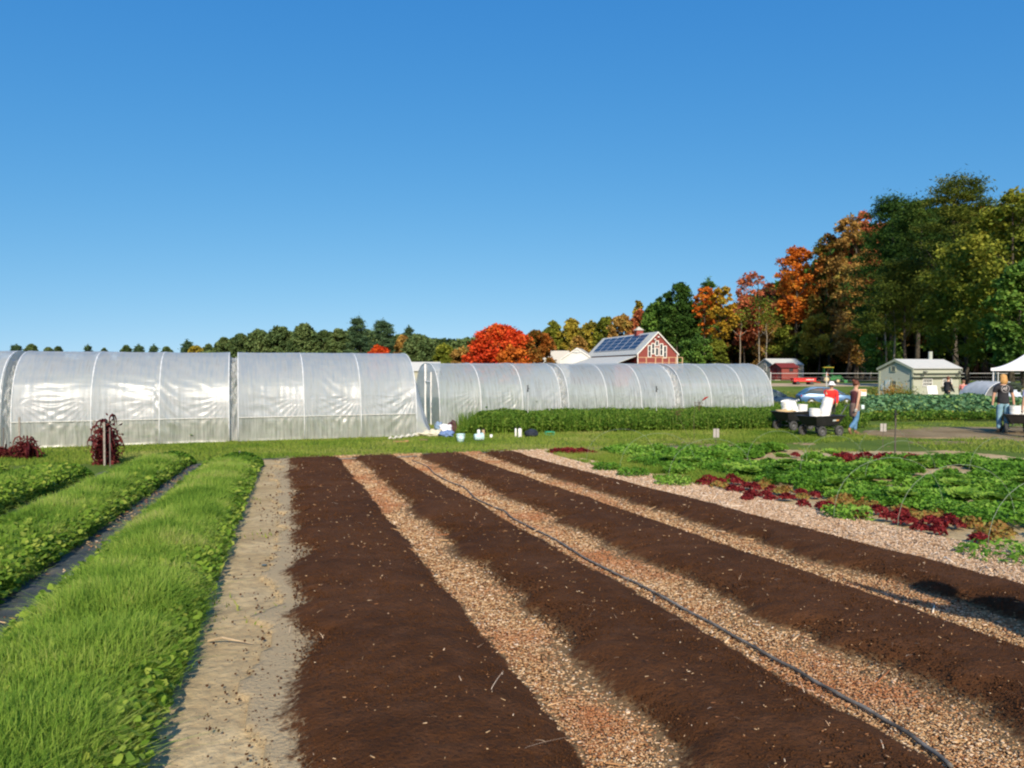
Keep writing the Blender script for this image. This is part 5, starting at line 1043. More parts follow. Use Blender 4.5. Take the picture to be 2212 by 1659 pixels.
tag(MB().box((0, 0, 0.03), (0.18, 0.12, 0.012), 0.4, 0.1).build('plastic_plate', M('grey_sheet', (0.42, 0.45, 0.40), 0.6), None, False, 0.02), 'flat grey scrap on the fabric between the green rows', 'scrap').location = gp(172, 1258, 0.02)
r = np.random.default_rng(5)
tag(MB().tube([gp(450, 1392, .02), gp(480, 1396, .05), gp(520, 1393, .02), gp(545, 1398, .02)], [0.007, 0.006, 0.004, 0.002], 6).build('dry_twig', M('dry_twig', (0.42, 0.32, 0.2))), 'dry twig on the sandy path beside the grassy row', 'twig')
o = tag(MB().lathe([(0, 0), (0.02, 0), (0.021, 0.006), (0, 0.008)], 16).build('metal_lid', M('dull_lid', (0.12, 0.16, 0.15), 0.4, 0.5, 0.5)), 'small dull lid lying on the sandy path', 'lid'); o.location = gp(571, 1224, 0.01)
# ------------------------------------------------------------ carts
TUB = M('black_poly', (0.022, 0.022, 0.024), 0.5, 0.4, var=0.3, scale=6); TYRE = M('tyre_rubber', (0.06, 0.06, 0.058), 0.85, 0.2, var=0.3); RIM = M('wheel_rim', (0.10, 0.10, 0.10), 0.5, 0.4); STEEL = M('cart_steel', (0.10, 0.11, 0.11), 0.5, 0.5, 0.4)
def frustum_shell(x0, x1, y0, y1, z0, z1, t=0.02):
    """open tub: outer wall, rolled lip, inner wall and floor; bottom rectangle x0,y0 half-sizes, top x1,y1"""
    mb = MB(); rect = lambda a_, b_, z: [(-a_, -b_, z), (a_, -b_, z), (a_, b_, z), (-a_, b_, z)]
    rings = [rect(x0, y0, z0), rect(x1, y1, z1 - 0.03), rect(x1 + 0.03, y1 + 0.03, z1 - 0.03), rect(x1 + 0.03, y1 + 0.03, z1), rect(x1 - t, y1 - t, z1), rect(x0 - t, y0 - t, z0 + t)]
    vs = [v for r_ in rings for v in r_]; fs = [(i * 4 + k, i * 4 + (k + 1) % 4, (i + 1) * 4 + (k + 1) % 4, (i + 1) * 4 + k) for i in range(5) for k in range(4)] + [(3, 2, 1, 0), (20, 21, 22, 23)]
    return mb.add(vs, fs)
def cart(loc, rz, label, sticker=True, handle=None):
    root = empty('garden_cart', loc, rz, label, 'cart', 'black garden carts')
    frustum_shell(0.46, 0.61, 0.24, 0.35, 0.33, 0.62).build('tub', TUB, root, False, 0.012)
    mb = MB()
    for x in (-0.36, 0.36):
        mb.tube([(x, -0.33, 0.165), (x, 0.33, 0.165)], 0.012, 6); mb.tube([(x, -0.25, 0.165), (x, -0.12, 0.32)], 0.014, 6); mb.tube([(x, 0.25, 0.165), (x, 0.12, 0.32)], 0.014, 6)
    mb.box((0, 0.16, 0.315), (0.95, 0.03, 0.03)).box((0, -0.16, 0.315), (0.95, 0.03, 0.03)); mb.build('frame', STEEL, root)
    for x in (-0.36, 0.36):
        for y in (-0.34, 0.34):
            m = Matrix.Translation((x, y, 0.165)) @ Matrix.Rotation(math.pi / 2, 4, 'X')
            wt = MB().lathe([(0.095, -0.04), (0.13, -0.048), (0.158, -0.035), (0.165, 0.0), (0.158, 0.035), (0.13, 0.048), (0.095, 0.04)], 26, m, True).build('wheel', TYRE, root, True)
            MB().lathe([(0, -0.032), (0.03, -0.036), (0.035, -0.02), (0.085, -0.016), (0.097, -0.03), (0.097, 0.03), (0.085, 0.016), (0.035, 0.02), (0.03, 0.036), (0, 0.032)], 22, m).build('rim', RIM, wt, True)
    if handle:
        h = Vector(handle); s = Vector((0.5, 0, 0.22)); hb = MB().tube([s, s.lerp(h, 0.5), h], 0.014, 8); hb.tube([h + Vector((0, -0.08, 0)), h + Vector((0, 0.08, 0))], 0.013, 8); hb.build('handle', STEEL, root)
    if sticker:
        m = Matrix.Translation((0.28, -0.305, 0.475)) @ Matrix.Rotation(math.radians(21), 4, 'X')
        MB().box((-0.07, 0, 0), (0.14, 0.004, 0.045)).xf(m).build('sticker', M('pale_sticker', (0.6, 0.66, 0.66), 0.5), root); MB().box((0.06, -0.001, 0), (0.12, 0.004, 0.045)).xf(m).build('sticker', M('orange_sticker', (0.75, 0.36, 0.12), 0.5), root)
    return root
def bucket_at(M4, label, grp):
    root = empty('white_bucket', (0, 0, 0), 0, label, 'bucket', grp)
    bucket_parts(root, 0.36, 0.13, 0.15, WHT, True); root.matrix_world = M4; return root
def stack(croot, lp, lean, az, n, label, grp, gap=0.075):
    base = Matrix.Translation(croot.location) @ Matrix.Rotation(croot.rotation_euler.z, 4, 'Z') @ Matrix.Translation(lp) @ Matrix.Rotation(az, 4, 'Z') @ Matrix.Rotation(lean, 4, 'Y')
    for i in range(n):
        mm = base @ Matrix.Translation((0.006 * math.sin(i * 2.1), 0.006 * math.cos(i * 3.1), gap * i)) @ Matrix.Rotation(i * 1.3, 4, 'Z')
        lab_ = label.replace(' of the photo', ''); pos_ = ['lowest', 'second lowest', 'third lowest', 'fourth lowest', 'fifth lowest', 'sixth lowest', 'seventh'][i] if i < n - 1 else 'topmost'
        bucket_at(mm, pos_ + ' white bucket of the ' + label, grp)
p = P(1776, 930, 21.6); cA = cart((p.x, 21.7, g(p.x, 21.7)), math.radians(28), 'front black cart pulled by the woman, with a tall leaning bucket stack', True, (1.02, -0.08, 0.88))
stack(cA, (0.06, 0.0, 0.36), math.radians(19), 0.0, 6, 'tall leaning stack in the front cart', 'buckets of the tall leaning stack', 0.085)
stack(cA, (-0.26, 0.0, 0.36), 0.02, 0.0, 3, 'short stack in the front cart', 'buckets of the short stack', 0.05)
p = P(1722, 925, 23.6); cB = cart((p.x - 0.05, 23.8, g(p.x, 23.8)), math.radians(26), 'rear black cart behind the front one, with white buckets tipped over', False)
stack(cB, (-0.1, 0.1, 0.38), math.radians(-14), 0.0, 4, 'left tipped stack in the rear cart', 'buckets of the left tipped stack')
stack(cB, (0.12, -0.02, 0.38), math.radians(22), math.radians(160), 4, 'middle tipped stack in the rear cart', 'buckets of the middle tipped stack', 0.07)
stack(cB, (0.40, 0.0, 0.40), math.radians(0), 0.0, 2, 'low stack at the front of the rear cart', 'buckets of the low stack', 0.06)
blob('straw_heap', (cB.location.x - 0.25, cB.location.y, cB.location.z + 0.6), (0.32, 0.22, 0.08), M('straw', (0.45, 0.33, 0.17), 0.9, var=0.3, scale=30), 9, 'small heap of straw in the rear cart beside the buckets', 'straw', 0.4)
p = P(2192, 925, 22.2); cC = cart((p.x + 0.3, 22.6, g(p.x, 22.6)), math.radians(68), 'black cart at the right edge of the photo loaded with white tubs', False)
stack(cC, (-0.30, 0.08, 0.40), 0.03, 0.0, 3, 'left stack in the cart at the right edge', 'buckets in the right edge cart, left stack', 0.05)
stack(cC, (-0.10, -0.22, 0.40), 0.03, 0.0, 3, 'right stack in the cart at the right edge', 'buckets in the right edge cart, right stack', 0.05)
# ------------------------------------------------------------ people
def skin(name, nodes, edges, root_i, mat, parent, sub=1):
    me = bpy.data.meshes.new(name); me.from_pydata([n_[0] for n_ in nodes], edges, []); me.update(); me.materials.append(mat); o = bpy.data.objects.new(name, me); C.objects.link(o); o.parent = parent
    o.modifiers.new('skin', 'SKIN'); me = o.data
    if not me.skin_vertices: me.skin_vertices.new()
    for i, n_ in enumerate(nodes):
        sv = me.skin_vertices[0].data[i]; rr_ = n_[1]; sv.radius = (rr_, rr_) if not isinstance(rr_, tuple) else rr_; sv.use_root = (i == root_i)
    o.modifiers['skin'].use_smooth_shade = True
    s = o.modifiers.new('sub', 'SUBSURF'); s.levels = sub; s.render_levels = sub + 1; return o
SKIN = M('skin', (0.52, 0.30, 0.20), 0.55, 0.3, var=0.05)
def person(loc, rz, H, label, lean=0.05, armL=None, armR=None, legL=None, legR=None, shirt=None, sleeve=0.5, pants=None, shoes=None, hair=None, hairstyle='short', gloves=None, hat=None, head_turn=0.0):
    """faces local +X, left is +Y; arm and leg directions are (upper, lower) unit-ish vectors"""
    root = empty('person', loc, rz, label, 'person'); V_ = Vector
    n_ = lambda v: V_(v).normalized(); armL = armL or ((0, 0.12, -1), (0.15, 0.05, -1)); armR = armR or ((0, -0.12, -1), (0.15, -0.05, -1)); legL = legL or ((0, 0.03, -1), (0, 0.02, -1)); legR = legR or ((0, -0.03, -1), (0, -0.02, -1))
    sp = V_((math.sin(lean), 0, math.cos(lean)))
    legs = {}
    tl, sl_ = 0.245 * H, 0.235 * H
    hipz = max(-(n_(l[0]) * tl + n_(l[1]) * sl_).z for l in (legL, legR)) + 0.045 * H
    pel = V_((0, 0, hipz + 0.02 * H)); waist = pel + sp * 0.09 * H; chest = pel + sp * 0.20 * H; nb_ = pel + sp * 0.285 * H; neck = nb_ + sp * 0.035 * H; hd = neck + V_((0.015 * H, 0, 0.05 * H)); ht = hd + V_((0.0, 0, 0.055 * H))
    upc = chest + sp * 0.05 * H; nodes = [(pel, (0.085 * H, 0.06 * H)), (waist, (0.072 * H, 0.052 * H)), (chest, (0.082 * H, 0.056 * H)), (nb_, 0.036 * H), (neck, 0.032 * H), (hd, 0.05 * H), (ht, 0.043 * H), (upc, (0.075 * H, 0.05 * H))]; edges = [(0, 1), (1, 2), (2, 7), (7, 3), (3, 4), (4, 5), (5, 6)]
    pts = {}
    for sd, arm in ((1, armL), (-1, armR)):
        sh = chest + sp * 0.055 * H + V_((0, sd * 0.10 * H, 0)); el = sh + n_(arm[0]) * 0.165 * H; wr = el + n_(arm[1]) * 0.145 * H; pm = wr + n_(arm[1]) * 0.035 * H; i0 = len(nodes)
        nodes += [(sh, 0.034 * H), (el, 0.026 * H), (wr, 0.017 * H), (pm, (0.022 * H, 0.014 * H))]; edges += [(7, i0), (i0, i0 + 1), (i0 + 1, i0 + 2), (i0 + 2, i0 + 3)]
        d = n_(arm[1]); sidev = d.cross(V_((0, 1, 0))).normalized() if abs(d.y) < 0.9 else V_((1, 0, 0)); inn = V_((0, -sd, 0)); f_nodes = []
        pts[sd] = (sh, el, wr, pm); 
        for k, (off, ln) in enumerate(((-0.016, 0.034), (-0.005, 0.040), (0.006, 0.037), (0.016, 0.029))):
            a_ = pm + sidev * off * H + d * 0.006 * H; b_ = a_ + d * ln * 0.55 * H; c_ = b_ + (d * 0.6 + inn * 0.8).normalized() * ln * 0.5 * H; f_nodes.append((a_, b_, c_))
        th = (pm - sidev * 0.012 * H - d * 0.016 * H, pm - sidev * 0.030 * H, pm - sidev * 0.034 * H + d * 0.018 * H + inn * 0.01 * H); f_nodes.append(th)
        hm = gloves or SKIN
        fm = MB()
        for a_, b_, c_ in f_nodes: fm.tube([a_, b_, c_], [0.0055 * H, 0.005 * H, 0.004 * H], 6)
        fm.build('fingers', hm, root, True)
        if gloves: skin('glove', [(wr, 0.021 * H), (pm, (0.026 * H, 0.017 * H)), (pm + d * 0.014 * H, (0.022 * H, 0.014 * H))], [(0, 1), (1, 2)], 0, gloves, root)
    lp = {}
    for sd, leg in ((1, legL), (-1, legR)):
        hip = pel + V_((0, sd * 0.05 * H, -0.02 * H)); kn = hip + n_(leg[0]) * tl; an = kn + n_(leg[1]) * sl_; fd = V_((1, 0, 0)) if n_(leg[1]).x > -0.35 else V_((0.45, 0, -0.85)); toe = an + fd * 0.09 * H - V_((0, 0, 0.025 * H if fd.x > 0.9 else 0)); i0 = len(nodes)
        nodes += [(hip, 0.05 * H), (kn, 0.033 * H), (an, 0.02 * H), (toe, 0.018 * H)]; edges += [(0, i0), (i0, i0 + 1), (i0 + 1, i0 + 2), (i0 + 2, i0 + 3)]; lp[sd] = (hip, kn, an, toe, fd)
    skin('body', nodes, edges, 0, SKIN, root)
    if shirt:
        nd = [(waist - sp * 0.15 * H, (0.105 * H, 0.085 * H)), (waist - sp * 0.08 * H, (0.100 * H, 0.080 * H)), (waist, (0.088 * H, 0.070 * H)), (chest, (0.104 * H, 0.082 * H)), (upc, (0.102 * H, 0.076 * H)), (nb_ - sp * 0.012 * H, 0.050 * H)]; ed = [(0, 1), (1, 2), (2, 3), (3, 4), (4, 5)]
        if sleeve > 0:
            for sd in (1, -1):
                sh, el, wr, pm = pts[sd]; i0 = len(nd); nd += [(sh, 0.050 * H)]; ed += [(4, i0)]
                if sleeve <= 1: nd += [(sh.lerp(el, sleeve), 0.036 * H)]; ed += [(i0, i0 + 1)]
                else: nd += [(el, 0.035 * H), (wr, 0.026 * H)]; ed += [(i0, i0 + 1), (i0 + 1, i0 + 2)]
        skin('shirt', nd, ed, 0, shirt, root)
    if pants:
        nd = [(pel + sp * 0.03 * H, (0.088 * H, 0.066 * H)), (pel - V_((0, 0, 0.01 * H)), (0.09 * H, 0.07 * H))]; ed = [(0, 1)]
        for sd in (1, -1):
            hip, kn, an, toe, fd = lp[sd]; i0 = len(nd); nd += [(hip + V_((0, 0, -0.02 * H)), 0.057 * H), (kn, 0.044 * H), (kn.lerp(an, 0.9), 0.037 * H)]; ed += [(1, i0), (i0, i0 + 1), (i0 + 1, i0 + 2)]
        skin('trousers', nd, ed, 0, pants, root)
    for sd in (1, -1):
        hip, kn, an, toe, fd = lp[sd]; skin('boot', [(kn.lerp(an, 0.86), 0.026 * H), (an, 0.03 * H), (an.lerp(toe, 0.6), 0.027 * H), (toe + fd * 0.015 * H, 0.022 * H)], [(0, 1), (1, 2), (2, 3)], 1, shoes or M('brown_boot', (0.20, 0.12, 0.06), 0.7), root)
    hc = hd + V_((0, 0, 0.02 * H)); ct, st_ = math.cos(head_turn), math.sin(head_turn); fr = V_((ct, st_, 0)); sdv = V_((-st_, ct, 0))
    MB().tube([hc + fr * 0.047 * H + V_((0, 0, 0.005 * H)), hc + fr * 0.062 * H - V_((0, 0, 0.014 * H))], [0.005 * H, 0.008 * H], 6).build('nose', SKIN, root, True)
    for s_ in (1, -1):
        MB().lathe([(0, -0.004 * H), (0.005 * H, 0), (0, 0.004 * H)], 8, Matrix.Translation(hc + fr * 0.047 * H + sdv * s_ * 0.018 * H + V_((0, 0, 0.004 * H)))).build('eye', BLK, root, True)
        MB().lathe([(0, -0.014 * H), (0.008 * H, 0), (0, 0.014 * H)], 8, Matrix.Translation(hc + sdv * s_ * 0.05 * H)).build('ear', SKIN, root, True)
    MB().tube([hc + fr * 0.048 * H + sdv * 0.012 * H - V_((0, 0, 0.027 * H)), hc + fr * 0.048 * H - sdv * 0.012 * H - V_((0, 0, 0.027 * H))], 0.003 * H, 6).build('mouth', M('lips', (0.4, 0.14, 0.12)), root, True)
    if hair:
        back_ = hc - fr * 0.012 * H + V_((0, 0, 0.016 * H))
        def ball(c, a_, b_, c2, seed):
            n, m = 24, 14; vs = []
            rr_ = np.random.default_rng(seed)
            for j in range(m + 1):
                t = math.pi * j / m
                for i in range(n):
                    f = 2 * math.pi * i / n; k = 1 + 0.07 * math.sin(f * 7 + j) + 0.03 * rr_.normal(); vs.append(c + V_((a_ * math.sin(t) * math.cos(f) * k, b_ * math.sin(t) * math.sin(f) * k, c2 * math.cos(t) * k)))
            return MB().add(vs, [(j * n + i, j * n + (i + 1) % n, (j + 1) * n + (i + 1) % n, (j + 1) * n + i) for j in range(m) for i in range(n)])
        ball(back_, 0.056 * H, 0.058 * H, 0.058 * H, 1).build('hair', hair, root, True)
        if hairstyle == 'bun': ball(back_ - fr * 0.045 * H + V_((0, 0, 0.045 * H)), 0.028 * H, 0.028 * H, 0.026 * H, 2).build('hair_bun', hair, root, True)
        if hairstyle == 'long': ball(back_ - fr * 0.02 * H - V_((0, 0, 0.05 * H)), 0.045 * H, 0.060 * H, 0.075 * H, 3).build('hair_length', hair, root, True)
    if hat: 
        MB().lathe([(0.0, 0.06 * H), (0.045 * H, 0.055 * H), (0.056 * H, 0.01 * H), (0.095 * H, -0.018 * H), (0.093 * H, -0.024 * H), (0.054 * H, 0.0), (0, 0.0)], 24, Matrix.Translation(hc + V_((0, 0, 0.025 * H)))).build('sun_hat', hat, root, True)
    return root, dict(pel=pel, waist=waist, chest=chest, pts=pts, sp=sp, H=H)
JEAN = M('jeans', (0.10, 0.22, 0.38), 0.85, 0.1, var=0.25, scale=15); HAIRR = M('auburn_hair', (0.12, 0.04, 0.022), 0.6, 0.3, var=0.4, scale=40); HAIRB = M('blond_hair', (0.50, 0.28, 0.10), 0.6, 0.3, var=0.4, scale=40); DKC = M('charcoal_cloth', (0.035, 0.035, 0.04), 0.9, 0.1, var=0.2)
GLV = M('grey_glove', (0.5, 0.5, 0.46), 0.9)
p = P(1856, 938, 21.9); H = 1.64
wr_, wi = person((p.x, 22.2, g(p.x, 22.2)), math.radians(18), H, 'woman with auburn bun in a maroon vest and jeans pulling the front cart', 0.06, ((0.3, 0.10, -1), (0.5, 0.0, -0.8)), ((-0.28, -0.05, -1), (-0.22, 0.03, -1)), ((0.28, 0.02, -1), (-0.05, 0, -1)), ((-0.05, -0.02, -1), (-0.75, 0, -0.75)), M('maroon_vest', (0.09, 0.025, 0.03), 0.9), 0.0, JEAN, None, HAIRR, 'bun', GLV, None, -0.3)
ap = [(wi['waist'] + Vector((0, 0, 0.01)), (0.155, 0.125)), (wi['pel'] - Vector((0, 0, 0.03)), (0.18, 0.145)), (wi['pel'] - Vector((0.02, 0, 0.26)), (0.17, 0.13)), (wi['pel'] - Vector((0.03, 0, 0.38)), (0.15, 0.11))]
skin('tied_jacket', ap, [(0, 1), (1, 2), (2, 3)], 0, M('taupe_cloth', (0.21, 0.145, 0.12), 0.9, 0.1, var=0.2), wr_)
MB().box((0.16, -0.10, 0.0), (0.12, 0.05, 0.13), 0.2).build('hanging_cloth', M('pale_rag', (0.58, 0.72, 0.74), 0.9), wr_, False, 0.02).location = wi['pel'] + Vector((0.02, -0.02, -0.05))
p = P(1797, 930, 25.2)
person((p.x, 25.3, g(p.x, 25.3)), math.radians(-100), 1.52, 'person in a red jacket and white sun hat behind the front cart', 0.12, ((0.35, 0.1, -1), (0.5, -0.2, -0.8)), ((0.3, -0.1, -1), (0.5, 0.2, -0.8)), None, None, M('red_jacket', (0.72, 0.035, 0.03), 0.8, 0.2, var=0.1), 2, DKC, None, HAIRR, 'short', None, M('white_hat', (0.78, 0.76, 0.76), 0.9), 0.4)
p = P(2046, 870, 38.8)
person((p.x, 38.8, g(p.x, 38.8)), math.radians(20), 1.56, 'person in a dark grey hoodie standing by the shed counter', 0.1, None, ((0.2, -0.1, -1), (0.6, 0, -0.7)), None, None, DKC, 2, DKC, None, HAIRR, 'short')
p = P(2081, 870, 37.9)
bpk = person((p.x, 37.9, g(p.x, 37.9)), math.radians(60), 1.40, 'person in a salmon pink shirt next to the grey tarp mound', 0.35, ((0.3, 0.2, -1), (0.6, 0, -0.7)), ((0.3, -0.2, -1), (0.6, 0, -0.7)), None, None, M('salmon_shirt', (0.72, 0.26, 0.22), 0.85, 0.1), 1, DKC, None, M('brown_hair', (0.22, 0.12, 0.07), 0.7), 'short')
p = P(2166, 930, 22.6)
bl_, bi = person((p.x, 22.6, g(p.x, 22.6)), math.radians(80), 1.80, 'blond person seen from behind in a black printed shirt and green gloves', 0.02, ((0.05, 0.28, -1), (0.1, 0.05, -1)), ((0.0, -0.32, -1), (0.05, -0.15, -1)), None, None, DKC, 0.75, M('pale_jeans', (0.20, 0.34, 0.42), 0.85, 0.1, var=0.3), None, HAIRB, 'long', M('green_glove', (0.03, 0.16, 0.13), 0.8))
c = bi['chest'] + Vector((-0.142, 0, 0.03)); pr_ = MB()
pr_.lathe([(0.105, -0.003), (0.115, -0.003), (0.115, 0.003), (0.105, 0.003)], 32, Matrix.Translation(c) @ Matrix.Rotation(math.pi / 2, 4, 'Y'), True)
for k in range(7): pr_.box(c + Vector((0, 0.075 * math.sin(k * 2.4) * (0.3 + 0.1 * k), 0.06 * math.cos(k * 2.4) * (0.3 + 0.1 * k))), (0.006, 0.055, 0.022), 0, 0, k * 0.9)
pr_.build('shirt_print', M('pale_print', (0.45, 0.42, 0.42), 0.8), bl_)
p = P(2224, 930, 21.0)
person((p.x, 20.9, g(p.x, 20.9)), math.radians(95), 1.74, 'person in a white and purple top cut by the right edge of the photo', 0.05, ((0.05, 0.2, -1), (0.15, 0.05, -1)), None, None, None, M('white_purple_top', (0.55, 0.5, 0.7), 0.85), 0.8, DKC, None, HAIRR, 'short')
# somebody standing to the right, outside the picture, whose shadow falls into it
person((3.22, 2.60, g(3.22, 2.60)), math.radians(120), 1.72, 'person outside the frame whose shadow falls on the nearest bed', 0.22, ((0.9, 0.15, 0.15), (0.9, 0.0, 0.45)), ((0.4, -0.2, -1), (0.7, 0, -0.6)), None, None, DKC, 2, JEAN, None, HAIRR, 'short')
# ------------------------------------------------------------ buildings
def boardwall(name, col, sc_=7.0, vert=True):
    b = NB(name); tc = b.n('TexCoord').outputs['Object']; wv = b.n('TexWave'); wv.inputs['Scale'].default_value = sc_; wv.bands_direction = 'X'; b.l(tc, wv.inputs['Vector']); wv.inputs['Distortion'].default_value = 0.2
    n_ = b.noise(3, tc); c = b.mix(b.ramp(n_, [(0.3, (0, 0, 0)), (0.8, (0.35,) * 3)]), col, tuple(v * 0.75 for v in col)); c = b.mix(b.ramp(wv.outputs['Fac'], [(0.0, (0.4,) * 3), (0.12, (0, 0, 0))]), c, tuple(v * 0.6 for v in col))
    return b.done(b.principled(c, 0.85, b.bump(wv.outputs['Fac'], 0.3, 0.02), 0.2))
REDW = boardwall('red_boards', (0.27, 0.07, 0.06)); SAGE = boardwall('sage_boards', (0.44, 0.46, 0.37)); BEIGE = boardwall('beige_boards', (0.44, 0.43, 0.34)); WHITEW = boardwall('white_boards', (0.62, 0.64, 0.62))
ROOFW = boardwall('white_metal_roof', (0.52, 0.53, 0.50), 4.0); ROOFR = boardwall('red_roof', (0.18, 0.03, 0.03), 4.0); ROOFB = boardwall('beige_roof', (0.50, 0.48, 0.42), 4.0); TRIM = M('white_trim', (0.72, 0.72, 0.68), 0.6); SAGET = M('sage_trim', (0.30, 0.33, 0.25), 0.8)
GLASS = M('dark_pane', (0.03, 0.035, 0.04), 0.15, 0.6, var=0.3); DARK = M('dark_void', (0.012, 0.012, 0.012), 0.9)
def house(name, label, loc, rz, L, Wd, eave, ridge, wall, roof, trim, cat='shed', over=0.12, group=None):
    """ridge along local X, centred; gables at +-L/2; local -Y is the front"""
    root = empty(name, loc, rz, label, cat, group); a_, b_ = L / 2, Wd / 2
    mb = MB(); mb.add([(-a_, -b_, 0), (-a_, b_, 0), (-a_, b_, eave), (-a_, 0, ridge), (-a_, -b_, eave), (a_, -b_, 0), (a_, b_, 0), (a_, b_, eave), (a_, 0, ridge), (a_, -b_, eave)], [(0, 1, 2, 3, 4), (9, 8, 7, 6, 5), (0, 4, 9, 5), (1, 6, 7, 2)]); mb.build('wall', wall, root)
    sl = (ridge - eave) / b_; o_ = over; t = 0.05
    for s in (-1, 1):
        e_ = (s * (b_ + o_), eave - sl * o_); mb = MB(); mb.add([(x, y, z + dz) for dz in (0.012, t) for x in (-a_ - o_, a_ + o_) for (y, z) in ((0, ridge), e_)], [(0, 1, 3, 2), (4, 6, 7, 5), (0, 4, 5, 1), (2, 3, 7, 6), (1, 5, 7, 3), (0, 2, 6, 4)]); mb.build('roof', roof, root)
        for g_ in (-1, 1):
            x = g_ * (a_ + o_ + 0.012); mb = MB(); d = Vector((0, s * (b_ + o_), eave - sl * o_ - ridge)); mb.add([(x - 0.01, 0, ridge - 0.10), (x - 0.01, d.y, ridge + d.z - 0.10), (x - 0.01, d.y, ridge + d.z + t), (x - 0.01, 0, ridge + t), (x + 0.01, 0, ridge - 0.10), (x + 0.01, d.y, ridge + d.z - 0.10), (x + 0.01, d.y, ridge + d.z + t), (x + 0.01, 0, ridge + t)], [(0, 1, 2, 3), (7, 6, 5, 4), (0, 4, 5, 1), (3, 2, 6, 7), (1, 5, 6, 2)]); mb.build('rake_board', trim, root)
    for sx in (-1, 1):
        for sy in (-1, 1): MB().box((sx * (a_ + 0.012), sy * (b_ + 0.012), eave / 2 - 0.02), (0.09, 0.09, eave - 0.06)).build('corner_board', trim, root)
    return root
def win(root, face, L, Wd, c, z, w_, h, nx=2, ny=2, frame=None, bar=0.025, fr=0.05, glass=None):
    """window on a face: 'front' (-Y), 'gableL' (-X), 'gableR' (+X)"""
    frame = frame or TRIM
    def T(u, dz, dep): return {'front': (u, -Wd / 2 - dep, dz), 'gableL': (-L / 2 - dep, -u, dz), 'gableR': (L / 2 + dep, u, dz)}[face]
    def bx(mb, u, zc, ww, hh, dep, th): q = T(u, zc, dep); mb.box(q, (ww, th, hh) if face == 'front' else (th, ww, hh))
    f = MB()
    for s in (-1, 1): bx(f, c + s * (w_ / 2 + fr / 2), z, fr, h + 2 * fr, 0.03, 0.05); bx(f, c, z + s * (h / 2 + fr / 2), w_, fr, 0.03, 0.05)
    for i in range(1, nx): bx(f, c - w_ / 2 + w_ * i / nx, z, bar, h, 0.025, 0.02)
    for j in range(1, ny): bx(f, c, z - h / 2 + h * j / ny, w_, bar, 0.027, 0.02)
    wobj = f.build('window', frame, root); g_ = MB(); bx(g_, c, z, w_, h, 0.01, 0.012); g_.build('pane', glass or GLASS, wobj); return wobj
# near grey-green shed
L_, W_ = 4.25, 2.25; th = math.radians(25); cx_, cy_ = 23.8 + math.cos(th) * L_ / 2 - math.sin(th) * W_ / 2, 44 + math.sin(th) * L_ / 2 + math.cos(th) * W_ / 2
sh = house('garden_shed', 'near sage green shed with a white metal roof behind the kale', (cx_, cy_, -0.6), th, L_, W_, 2.02, 2.52, SAGE, ROOFW, SAGET)
win(sh, 'gableL', L_, W_, -0.15, 1.98, 0.26, 0.26, 1, 4, SAGET, 0.02); win(sh, 'gableL', L_, W_, -0.1, 1.02, 0.26, 0.36, 2, 2, SAGET)
win(sh, 'front', L_, W_, -0.85, 1.15, 0.75, 0.36, 5, 2, TRIM, 0.035); win(sh, 'front', L_, W_, 0.95, 1.15, 0.75, 0.36, 5, 2, TRIM, 0.035)
MB().box((0, -W_ / 2 - 0.10, 1.72), (L_ + 0.1, 0.18, 0.03)).box((0, -W_ / 2 - 0.14, 1.50), (L_ + 0.3, 0.2, 0.025)).build('awning_board', SAGET, sh); MB().box((0.95, -W_ / 2 - 0.2, 0.86), (1.1, 0.35, 0.04)).build('counter', WOODP, sh); MB().box((-0.85, -W_ / 2 - 0.25, 0.42), (1.1, 0.4, 0.04)).build('bench', WOODP, sh)
for x in (-1.45, 1.75):
    l_ = MB(); l_.tube([(x, -W_ / 2 - 0.05, 1.35), (x, -W_ / 2 - 0.22, 1.55), (x, -W_ / 2 - 0.35, 1.78)], 0.02, 6); l_.lathe([(0.03, 0), (0.12, 0.02), (0.13, 0.09), (0.02, 0.11)], 14, Matrix.Translation((x, -W_ / 2 - 0.32, 1.74))); l_.build('wall_lamp', M('lamp_grey', (0.16, 0.17, 0.15), 0.6), sh, True)
MB().box((-1.62, -W_ / 2 - 0.02, 0.7), (0.35, 0.03, 0.5)).build('notice', M('pale_notice', (0.40, 0.42, 0.32), 0.8), sh)
MB().box((-L_ / 2 - 0.03, 0.55, 0.95), (0.03, 0.3, 0.65)).box((-L_ / 2 - 0.032, 0.9, 0.85), (0.03, 0.18, 0.3)).build('poster', M('pale_blue_paper', (0.50, 0.58, 0.58), 0.8), sh)
wb = empty('white_board', (P(2018, 845, 43).x, 43.2, -0.6), 0.2, 'blank white board leaning on the bench of the near shed', 'board'); MB().box((0, 0, 0.74), (0.66, 0.03, 0.52), 0, 0, -0.2).build('panel', WHT, wb); MB().box((0, -0.1, 0.22), (0.7, 0.3, 0.03)).box((-0.3, -0.1, 0.1), (0.03, 0.28, 0.22)).box((0.3, -0.1, 0.1), (0.03, 0.28, 0.22)).build('table', WOODP, wb)
MB().box((0.02, -0.02, 0.46), (0.66, 0.035, 0.02)).build('ledge', BLK, wb)
